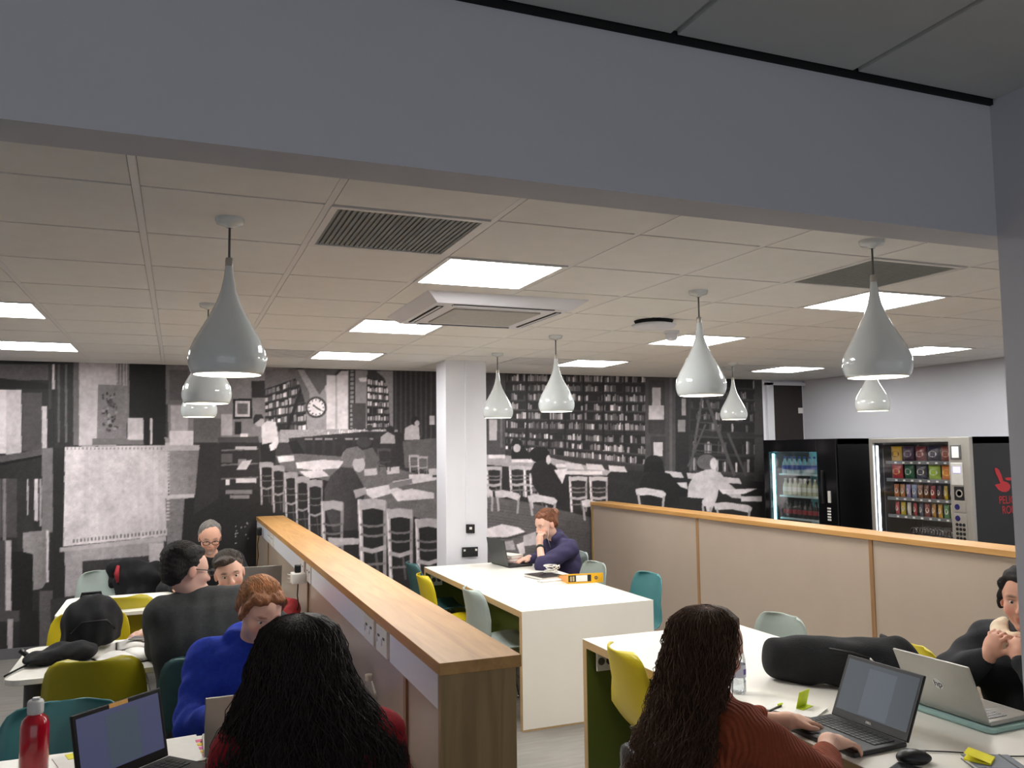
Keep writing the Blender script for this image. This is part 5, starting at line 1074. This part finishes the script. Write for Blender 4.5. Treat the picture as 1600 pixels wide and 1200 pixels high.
def person(label, hd, neck, sh, el, wr, hips, knees, ank, hands, skin=SKIN, hairc=(60, 45, 38), top=((80, 80, 80), 0.016, 'jumper'), bare=(0.93, 0.93), legs=(40, 42, 52), girth=1.0, beard=None, body_h=0.0065, hood=False, iris=(70, 60, 50)):
    """all joints in metres; sh/el/wr/knees/ank = (left, right) pairs"""
    base = (hips[0], hips[1], 0.0); t = thing('person', label, 'person', base); off = np.array(base)
    N = np.array; neck = N(neck, float); hips = N(hips, float); sh = [N(p, float) for p in sh]; el = [N(p, float) for p in el]; wr = [N(p, float) for p in wr]; knees = [N(p, float) for p in knees]; ank = [N(p, float) for p in ank]
    lat = nrm(sh[1]-sh[0]); mid = (sh[0]+sh[1])/2; up = nrm(mid-hips); fw = nrm(np.cross(up, lat)); Mt = np.stack([lat, fw, up], 1)
    S = Sdf(); hd.build(S)
    S.cone(hd.w((0, -0.022, -0.045)), neck, 0.050, 0.056, 0.03)
    tg = girth
    for i in (0, 1):
        s_ = (-1, 1)[i]; S.cone(neck-up*0.02, sh[i]-lat*s_*0.02, 0.05, 0.05, 0.04)
        S.cone(hips+lat*s_*0.06, mid+lat*s_*0.075-up*0.09, 0.085*tg, 0.088*tg, 0.05)
        S.chain([sh[i], el[i], wr[i]], [0.046, 0.038, 0.0275], 0.02)
        S.cone(hips+lat*s_*0.08, knees[i], 0.07, 0.05, 0.04); S.cone(knees[i], ank[i], 0.048, 0.034, 0.02)
        h_ = hands[i]
        if h_: hand(S, wr[i], h_[0], h_[1], h_[2], h_[3])
    sdf_obj('body', S, body_h, attr_mat('skin', rough=0.5, spec=0.35), t, None, off, hd.tint(skin, hairc, beard))
    hd.eyes(t, off, iris)
    # top
    c, ex, kind = top; C = Sdf()
    for i in (0, 1):
        s_ = (-1, 1)[i]
        C.cone(neck-up*0.035, sh[i]-lat*s_*0.015, 0.052+ex, 0.054+ex, 0.04)
        C.cone(hips+lat*s_*0.065-up*0.02, mid+lat*s_*0.08-up*0.10, 0.095*tg+ex, 0.092*tg+ex, 0.06)
        C.cone(sh[i], el[i], 0.052+ex, 0.044+ex, 0.03)
        fr_ = bare[i]; end = el[i]+(wr[i]-el[i])*fr_; C.cone(el[i], end, 0.044+ex*0.9, (0.044+ex*0.6)*(1-fr_)+(0.029+ex*0.35)*fr_, 0.02)
    C.ell(mid-up*0.16-fw*0.01, np.array((0.155*tg+ex, 0.105*tg+ex, 0.17)), Mt, 0.06)
    if kind == 'crew' or kind == 'jumper': C.cone(neck-up*0.01-fw*0.005, neck-up*0.03, 0.058, 0.075, 0.02)
    if hood:
        for a in range(9):
            th = math.pi*(0.12+0.76*a/8)*1.0; th2 = math.pi*(0.12+0.76*(a+1)/8)
            q = lambda x: neck+lat*0.098*math.cos(x)-fw*(0.085*math.sin(x))+up*(0.02+0.02*math.sin(x))+fw*0.035
            C.cone(q(th), q(th2), 0.036, 0.036, 0.012)
        C.ell(neck-fw*0.09-up*0.05, (0.09, 0.045, 0.075), Mt, 0.04)
    C.ell(hd.c, np.array((0.070, 0.078, 0.105))*hd.k, hd.M, 0.008, True)
    fab = mat('fabric_%d_%d_%d' % c, c, rough=0.9, var=0.12, scale=50, bump=0.25, bscale=260)
    sdf_obj(kind, C, 0.0085, fab, t, wrinkle(0.0045, 34, int(c[0]+c[2])), off)
    # trousers and shoes
    L = Sdf(); L.ell(hips, np.array((0.165*tg, 0.125, 0.10)), Mt, 0.04)
    for i in (0, 1):
        s_ = (-1, 1)[i]; L.cone(hips+lat*s_*0.085, knees[i], 0.088, 0.066, 0.04); L.cone(knees[i], ank[i]+N((0, 0, 0.03)), 0.066, 0.05, 0.02)
    sdf_obj('trousers', L, 0.013, mat('trousers_%d' % legs[0], legs, rough=0.9, var=0.15, scale=60), t, wrinkle(0.004, 25, 3), off)
    for i in (0, 1):
        dv = N((ank[i]-hips)*N((1, 1, 0))); dv = nrm(dv) if np.linalg.norm(dv) > 0.05 else fw*N((1, 1, 0))
        K = Sdf(); a = ank[i].copy(); a[2] = 0.045; K.cone(a-dv*0.03, a+dv*0.13, 0.042, 0.034, 0.02); sdf_obj('shoe', K, 0.010, M_black, t, None, off)
    return t, off
def hair_cap(t, off, hd, c, prims, h=0.0065, amp=0.004, f=90, seed=1, cut=True, name='hair', rough=0.5):
    S = Sdf()
    for p in prims:
        if len(p) == 2: hd.e(S, p[0], p[1], 0.02)
        else: S.cone(hd.w(p[0]), hd.w(p[1]), p[2]*hd.k, p[3]*hd.k, 0.015)
    if cut: hd.e(S, (0, 0.085, -0.035), (0.066, 0.075, 0.092), 0.012, True)
    m = mat('hair_%d_%d_%d' % c, c, rough=rough, var=0.35, scale=26, stretch=(4, 4, 1), bump=0.5, bscale=60)
    return sdf_obj(name, S, h, m, t, wrinkle(amp, f, seed), off)
def strand_part(t, off, name, c, paths, r0):
    mb = MB()
    for P in paths: n = len(P); mb.tube([p-off for p in P], [r0*(1-0.75*k/(n-1)) for k in range(n)], 3, False)
    me = bpy.data.meshes.new(name); me.from_pydata(mb.v, [], mb.f); me.polygons.foreach_set('use_smooth', [True]*len(me.polygons))
    o = link(name, me, mat('hair_%d_%d_%d' % c, c, rough=0.5, var=0.35), t); return o
def long_hair(t, off, c, rings, nstr, seed, wave=0.012, r0=0.0022, gap=None, lump=0.012):
    """rings: list of (centre xyz, rx, ry) from the crown down, gap: (angle, half width) left open for the face below the second ring"""
    rng = np.random.default_rng(seed); Z = np.array([r[0] for r in rings], float); A = np.array([r[1:3] for r in rings], float); n = len(rings)
    def at(s, th, k=1.0):
        x = s*(n-1); i = min(int(x), n-2); u = x-i; u = u*u*(3-2*u) if False else u
        cc = Z[i]*(1-u)+Z[i+1]*u; a = A[i]*(1-u)+A[i+1]*u; return cc+np.array((math.cos(th)*a[0]*k, math.sin(th)*a[1]*k, 0))
    ph = rng.uniform(0, 6.3, 6); nu, nv = 60, 72; V = []; F = []
    for i in range(nu):
        s = i/(nu-1)
        for j in range(nv):
            th = 2*math.pi*j/nv
            k = 1+lump*6*s*(math.sin(th*7+ph[0]+5*s)+0.7*math.sin(th*13+ph[1]+9*s*math.sin(th+ph[2]))+0.6*math.sin(th*21+ph[3]+14*s))*0.5
            V.append(at(s, th, k*0.97))
    for i in range(nu-1):
        for j in range(nv):
            th = 2*math.pi*(j+0.5)/nv
            if gap and i > nu*gap[2] and abs((th-gap[0]+math.pi) % (2*math.pi)-math.pi) < gap[1]: continue
            F.append((i*nv+j, i*nv+(j+1) % nv, (i+1)*nv+(j+1) % nv, (i+1)*nv+j))
    F.append(tuple(range(nv))); V = [np.array(v)-off for v in V]
    me = bpy.data.meshes.new('hair'); me.from_pydata([tuple(v) for v in V], [], F); me.polygons.foreach_set('use_smooth', [True]*len(me.polygons))
    m = mat('hair_%d_%d_%d' % c, c, rough=0.62, var=0.35, spec=0.3, scale=30, stretch=(3, 3, 0.6), bump=0.6, bscale=50); o = link('hair', me, m, t)
    paths = []
    for _ in range(nstr):
        th = rng.uniform(0, 2*math.pi)
        if gap and abs((th-gap[0]+math.pi) % (2*math.pi)-math.pi) < gap[1]*1.05: continue
        s0 = rng.uniform(0.0, 0.35); s1 = rng.uniform(0.75, 1.03); k = rng.uniform(0.98, 1.05); p1, p2 = rng.uniform(0, 6.3, 2); w = wave*rng.uniform(0.4, 1.3); fq = rng.uniform(16, 30); P = []
        for q in range(16):
            s = s0+(s1-s0)*q/15; x = at(min(s, 1), th+0.12*math.sin(s*5+p1), k+0.05*max(0, s-0.6)*rng.uniform(0, 1.5)) + np.array((0, 0, -max(0, s-1)*0.4))
            P.append(x+np.array((math.sin(s*fq+p1), math.cos(s*fq+p2), 0))*w*min(1, s*1.6))
        paths.append(P)
    strand_part(t, off, 'hair_strands', c, paths, r0)
def swept(t, off, hd, c, n, seed, ce=(0, -0.03, 0.046), r=(0.088, 0.096, 0.09), f0=25, f1=165, lmax=75, r0=0.0018, wob=0.12, lift=1.01):
    rg = np.random.default_rng(seed); out = []
    for _ in range(n):
        lam = math.radians(rg.uniform(-lmax, lmax)); a0 = math.radians(rg.uniform(f0, f0+70)); a1 = a0+math.radians(rg.uniform(40, 90)); a1 = min(a1, math.radians(f1)); p = rg.uniform(0, 6.3); k = rg.uniform(0.99, 1.03)*lift; P = []
        for q in range(9):
            ph = a0+(a1-a0)*q/8; l2 = lam+wob*math.sin(ph*3+p)*(0.4+q/8)
            P.append(hd.w((ce[0]+r[0]*k*math.sin(l2), ce[1]+r[1]*k*math.cos(ph)*math.cos(l2), ce[2]+r[2]*k*math.sin(ph)*math.cos(l2))))
        out.append(P)
    strand_part(t, off, 'hair_strands', c, out, r0)
def glasses(t, off, hd, m):
    for x in (-1, 1):
        P = [hd.w((x*0.033+0.026*math.cos(a), 0.104, 0.002+0.018*math.sin(a)*(0.9 if math.sin(a) < 0 else 0.8)))-off for a in [k*math.pi/8 for k in range(17)]]
        fr = MB().tube(P, 0.0024*1.1, 6).build('glasses_rim', m, t, True)
        MB().tube([hd.w((x*0.059, 0.102, 0.008))-off, hd.w((x*0.079, 0.03, 0.008))-off, hd.w((x*0.081, -0.015, 0.01))-off], 0.0024, 6).build('glasses_arm', m, t, True)
    MB().tube([hd.w((-0.008, 0.106, 0.006))-off, hd.w((0.008, 0.106, 0.006))-off], 0.0024, 6).build('glasses_bridge', m, t, True)
CAP = [((0, -0.022, 0.045), (0.084, 0.098, 0.088))]
# 1 man with glasses at the far left table
h1 = Head((0.247, 7.03, 1.098), (0.05, -1, -0.34), sc=1.02)
t, off = person('man with grey hair and black glasses, wearing black, seated nearest the mural', h1, (0.25, 7.13, 0.955), ((0.45, 7.16, 0.90), (0.03, 7.16, 0.90)), ((0.53, 6.98, 0.73), (-0.07, 6.95, 0.73)), ((0.36, 6.74, 0.785), (0.02, 6.70, 0.785)), (0.25, 7.24, 0.56), ((0.36, 6.82, 0.50), (0.14, 6.82, 0.50)), ((0.36, 6.80, 0.08), (0.14, 6.80, 0.08)),
    (((-0.4, -0.9, -0.1), (0, 0, 1), -1, 0.5), ((0.4, -0.9, -0.1), (0, 0, 1), 1, 0.5)), skin=(206, 158, 136), hairc=(110, 104, 100), top=((24, 24, 27), 0.014, 'jumper'), beard=(150, 140, 132))
hair_cap(t, off, h1, (104, 100, 96), [((0, -0.028, 0.046), (0.081, 0.092, 0.083)), ((0, -0.05, 0.0), (0.079, 0.06, 0.06))], seed=2)
glasses(t, off, h1, M_black)
# 2 man in dark grey, back to the room
h2 = Head((0.055, 4.47, 1.178), (0.93, 0.38, -0.16), (0.0, 0.15, 1), sc=1.05)
t, off = person('man in a dark grey top with dark curly hair and glasses, back turned, leaning right', h2, (0.11, 4.47, 1.055), ((-0.06, 4.45, 0.985), (0.36, 4.47, 1.015)), ((-0.06, 4.60, 0.80), (0.50, 4.62, 0.84)), ((0.12, 4.78, 0.785), (0.42, 4.88, 0.785)), (0.16, 4.40, 0.56), ((0.02, 4.82, 0.52), (0.30, 4.84, 0.52)), ((0.02, 4.86, 0.08), (0.30, 4.86, 0.08)),
    (((0.5, 0.8, -0.1), (0, 0, 1), 1, 0.5), ((-0.4, 0.9, -0.1), (0, 0, 1), -1, 0.5)), skin=(220, 176, 156), hairc=(40, 32, 30), top=((58, 60, 60), 0.03, 'jumper'), legs=(26, 26, 30), girth=1.42)
hair_cap(t, off, h2, (28, 22, 21), [((0, -0.034, 0.052), (0.088, 0.096, 0.088)), ((0, -0.068, 0.0), (0.08, 0.055, 0.068)), ((0, 0.02, 0.095), (0.06, 0.05, 0.032))], amp=0.0022, f=150, seed=4, rough=0.8)
swept(t, off, h2, (30, 24, 22), 500, 14, ce=(0, -0.036, 0.05), r=(0.09, 0.099, 0.091), f0=30, r0=0.002, wob=0.4)
glasses(t, off, h2, M_black)
# 3 young man in red, facing the room
h3 = Head((0.288, 5.10, 1.072), (0.02, -1, -0.12), (-0.16, 0, 1), sc=1.0)
t, off = person('young man in a red top with short brown hair, smiling, beside the silver lid', h3, (0.30, 5.19, 0.935), ((0.48, 5.22, 0.88), (0.10, 5.22, 0.88)), ((0.64, 5.16, 0.84), (0.0, 5.24, 0.80)), ((0.60, 4.93, 0.80), (-0.10, 5.13, 0.79)), (0.30, 5.40, 0.56), ((0.40, 5.0, 0.50), (0.20, 5.0, 0.50)), ((0.40, 5.0, 0.08), (0.20, 5.0, 0.08)),
    (((-0.7, -0.7, -0.1), (0, 0, 1), -1, 0.5), ((-0.9, -0.35, -0.12), (0.1, 0, 1), 1, 0.55)), skin=(224, 178, 156), hairc=(70, 52, 40), top=((176, 52, 58), 0.014, 'jumper'))
hair_cap(t, off, h3, (62, 48, 38), [((0, -0.024, 0.05), (0.083, 0.094, 0.084)), ((0.02, 0.05, 0.088), (0.055, 0.035, 0.028)), ((0, -0.055, 0.0), (0.079, 0.055, 0.06))], seed=6, amp=0.003)
swept(t, off, h3, (56, 44, 36), 260, 16, ce=(0, -0.024, 0.05), r=(0.084, 0.096, 0.086), f0=30, r0=0.0016)
# 4 ginger, blue hoodie
h4 = Head((0.335, 3.72, 1.092), (0.30, -0.88, -0.42), (0.05, 0, 1), sc=1.03)
t, off = person('person in a bright blue hoodie with tied-back ginger hair, looking down', h4, (0.315, 3.83, 0.95), ((0.50, 3.87, 0.885), (0.12, 3.87, 0.885)), ((0.56, 3.70, 0.70), (0.07, 3.73, 0.66)), ((0.40, 3.44, 0.785), (0.20, 3.42, 0.785)), (0.29, 3.86, 0.56), ((0.38, 3.46, 0.50), (0.18, 3.46, 0.50)), ((0.38, 3.42, 0.08), (0.18, 3.42, 0.08)),
    (((-0.3, -0.95, -0.1), (0, 0, 1), -1, 0.5), ((0.3, -0.95, -0.1), (0, 0, 1), 1, 0.5)), skin=(224, 180, 162), hairc=(150, 92, 56), top=((30, 60, 178), 0.024, 'hoodie'), hood=True, girth=1.05)
hair_cap(t, off, h4, (140, 88, 52), [((0, -0.03, 0.046), (0.084, 0.094, 0.087)), ((0.028, 0.035, 0.085), (0.045, 0.04, 0.026)), ((-0.035, 0.03, 0.082), (0.04, 0.04, 0.026)), ((0, -0.06, 0.0), (0.08, 0.05, 0.06)), ((0, -0.125, 0.05), (0.035, 0.03, 0.035)), ((-0.072, 0.03, 0.06), (-0.083, 0.0, -0.02), 0.018, 0.010), ((0.072, 0.03, 0.06), (0.083, 0.0, -0.02), 0.018, 0.010)], amp=0.0035, f=110, seed=8)
swept(t, off, h4, (168, 112, 66), 420, 5, r=(0.087, 0.098, 0.092), f0=30)
for dx in (-0.02, 0.025):
    p = np.array((0.33+dx, 3.742, 0.93)); MB().tube([p-off, p+np.array((0.004, -0.03, -0.05))-off, p+np.array((0.0, -0.035, -0.11))-off], 0.003, 6).build('drawstring', mat('blue_cord', (22, 44, 140), rough=0.8), t, True)
# 5 red top, long dark wavy hair, back turned
h5 = Head((0.33, 2.455, 1.178), (-0.12, 1, -0.34), sc=1.0)
t, off = person('person with very long dark wavy hair in a red top, back turned', h5, (0.335, 2.40, 1.04), ((0.16, 2.38, 0.965), (0.535, 2.38, 0.965)), ((0.10, 2.52, 0.76), (0.62, 2.52, 0.76)), ((0.20, 2.74, 0.785), (0.48, 2.76, 0.785)), (0.35, 2.26, 0.56), ((0.24, 2.70, 0.50), (0.46, 2.70, 0.50)), ((0.24, 2.74, 0.08), (0.46, 2.74, 0.08)),
    (((0.1, 0.98, -0.1), (0, 0, 1), 1, 0.5), ((-0.1, 0.98, -0.1), (0, 0, 1), -1, 0.5)), skin=(214, 168, 146), hairc=(30, 24, 22), top=((150, 14, 30), 0.018, 'jumper'), girth=1.12)
long_hair(t, off, (46, 38, 35), [((0.327, 2.44, 1.308), 0.012, 0.012), ((0.327, 2.44, 1.298), 0.06, 0.06), ((0.327, 2.435, 1.27), 0.098, 0.098), ((0.325, 2.43, 1.21), 0.118, 0.118), ((0.325, 2.42, 1.14), 0.135, 0.125), ((0.33, 2.40, 1.06), 0.175, 0.13), ((0.345, 2.37, 0.98), 0.225, 0.13), ((0.35, 2.34, 0.90), 0.24, 0.12), ((0.35, 2.32, 0.82), 0.215, 0.10), ((0.35, 2.30, 0.74), 0.17, 0.08)], 1900, 3, wave=0.02, r0=0.0021, gap=(math.pi/2+0.12, 0.75, 0.2))
# 6 purple hoodie at the centre table
h6 = Head((3.055, 6.86, 1.095), (-0.97, -0.22, -0.32), sc=1.03)
t, off = person('woman in a dark purple hoodie resting her chin on her hand at the centre table', h6, (3.14, 6.88, 0.955), ((3.20, 6.68, 0.89), (3.20, 7.07, 0.89)), ((2.90, 6.60, 0.775), (3.08, 7.08, 0.76)), ((2.955, 6.775, 0.925), (2.93, 6.97, 0.79)), (3.27, 6.90, 0.56), ((2.88, 6.80, 0.50), (2.88, 7.0, 0.50)), ((2.86, 6.80, 0.08), (2.86, 7.0, 0.08)),
    (((0.1, 0.1, 1), (-0.9, -0.3, 0.1), -1, 1.1), ((-0.95, -0.2, -0.12), (0, 0, 1), -1, 0.5)), skin=(224, 180, 160), hairc=(120, 74, 50), top=((50, 44, 78), 0.022, 'hoodie'), hood=True, bare=(0.2, 0.93))
hair_cap(t, off, h6, (122, 74, 48), [((0, -0.026, 0.046), (0.083, 0.094, 0.085)), ((0, -0.06, 0.0), (0.079, 0.05, 0.06)), ((0, -0.115, 0.06), (0.05, 0.042, 0.045)), ((0, 0.03, 0.09), (0.06, 0.04, 0.025))], amp=0.003, f=120, seed=12)
swept(t, off, h6, (134, 82, 52), 260, 17, ce=(0, -0.026, 0.046), r=(0.084, 0.096, 0.087), f0=35, r0=0.0016)
w6 = np.array((2.955, 6.775, 0.925)); e6 = np.array((2.90, 6.60, 0.775)); d6 = nrm(w6-e6)
MB().tube([w6-d6*0.045-off, w6-d6*0.02-off], 0.034, 14).build('wristband', mat('dark_green_band', (34, 48, 38), rough=0.6), t, True)
MB().tube([np.array((3.05, 6.79, 1.07))-off, np.array((3.03, 6.77, 0.98))-off, np.array((3.06, 6.78, 0.90))-off], 0.002, 5).build('earphone_wire', M_sock, t, True)
# 7 rust jumper, long brown hair
h7 = Head((1.59, 2.29, 1.125), (0.97, -0.10, -0.40), sc=1.03)
t, off = person('woman in a rust knitted jumper with long dark brown hair, typing', h7, (1.56, 2.30, 0.985), ((1.60, 2.49, 0.915), (1.58, 2.10, 0.905)), ((1.81, 2.57, 0.79), (1.78, 2.04, 0.765)), ((2.03, 2.47, 0.79), (1.985, 2.22, 0.80)), (1.50, 2.32, 0.56), ((1.92, 2.42, 0.50), (1.92, 2.2, 0.50)), ((1.95, 2.42, 0.08), (1.95, 2.2, 0.08)),
    (((0.96, 0.02, -0.12), (0, 0, 1), 1, 0.55), ((0.95, 0.15, -0.15), (0, 0, 1), -1, 0.6)), skin=(222, 176, 152), hairc=(50, 36, 28), top=((146, 66, 36), 0.03, 'jumper'), girth=1.12, bare=(0.55, 0.62))
long_hair(t, off, (84, 60, 44), [((1.585, 2.305, 1.256), 0.012, 0.012), ((1.585, 2.305, 1.246), 0.072, 0.06), ((1.582, 2.303, 1.215), 0.112, 0.09), ((1.57, 2.298, 1.15), 0.118, 0.102), ((1.54, 2.29, 1.08), 0.108, 0.11), ((1.50, 2.28, 1.0), 0.09, 0.12), ((1.46, 2.26, 0.92), 0.085, 0.13), ((1.42, 2.26, 0.84), 0.095, 0.145), ((1.39, 2.27, 0.74), 0.09, 0.14), ((1.37, 2.28, 0.62), 0.06, 0.10)], 1500, 9, wave=0.022, r0=0.0021, gap=(-0.12, 0.95, 0.27), lump=0.02)
add_ribs(MATS['fabric_146_66_36'], 150, 0.7)
w7 = np.array((1.985, 2.22, 0.80)); e7 = np.array((1.78, 2.04, 0.765)); d7 = nrm(w7-e7)
MB().tube([w7-d7*0.012-off, w7-d7*0.004-off], 0.031, 14).build('hair_tie_bracelet', M_black, t, True)
# 8 black fleece, at the right edge
h8 = Head((3.225, 2.452, 1.122), (-0.86, -0.50, -0.02), sc=1.03)
t, off = person('woman in a black fleece coat, hands at her chin, beside the wall corner', h8, (3.30, 2.49, 0.985), ((3.31, 2.29, 0.905), (3.31, 2.69, 0.905)), ((3.09, 2.24, 0.79), (3.11, 2.70, 0.785)), ((3.10, 2.38, 0.90), (3.085, 2.515, 0.90)), (3.37, 2.47, 0.56), ((3.10, 2.36, 0.50), (3.10, 2.58, 0.50)), ((3.06, 2.36, 0.08), (3.06, 2.58, 0.08)),
    (((0.15, 0.35, 0.9), (-0.9, 0, 0.1), -1, 1.4), ((0.15, -0.3, 0.9), (-0.9, 0, 0.1), 1, 1.4)), skin=(220, 166, 142), hairc=(44, 36, 34), top=((30, 31, 36), 0.036, 'fleece_coat'), girth=1.3)
hair_cap(t, off, h8, (26, 21, 20), [((0, -0.026, 0.046), (0.083, 0.094, 0.087)), ((0, -0.06, 0.0), (0.082, 0.06, 0.07)), ((0, 0.03, 0.09), (0.06, 0.04, 0.022)), ((0, -0.13, 0.0), (0.045, 0.04, 0.05)), ((-0.07, 0.035, 0.065), (-0.084, -0.02, -0.03), 0.016, 0.014), ((0.07, 0.035, 0.065), (0.084, -0.02, -0.03), 0.016, 0.014)], seed=15, rough=0.8)
S = Sdf()
for a in range(8):
    q = lambda x: np.array((3.26, 2.49, 0.985))+np.array((-0.08*math.sin(x)-0.0, 0.085*math.cos(x), 0.015*math.cos(x*2)-0.02*math.sin(x)))
    S.cone(q(math.pi*a/7.0), q(math.pi*(a+1)/7.0), 0.034, 0.034, 0.02)
sdf_obj('scarf', S, 0.007, mat('cream_scarf', (232, 214, 186), rough=0.9, var=0.08), t, wrinkle(0.003, 50, 2), off)
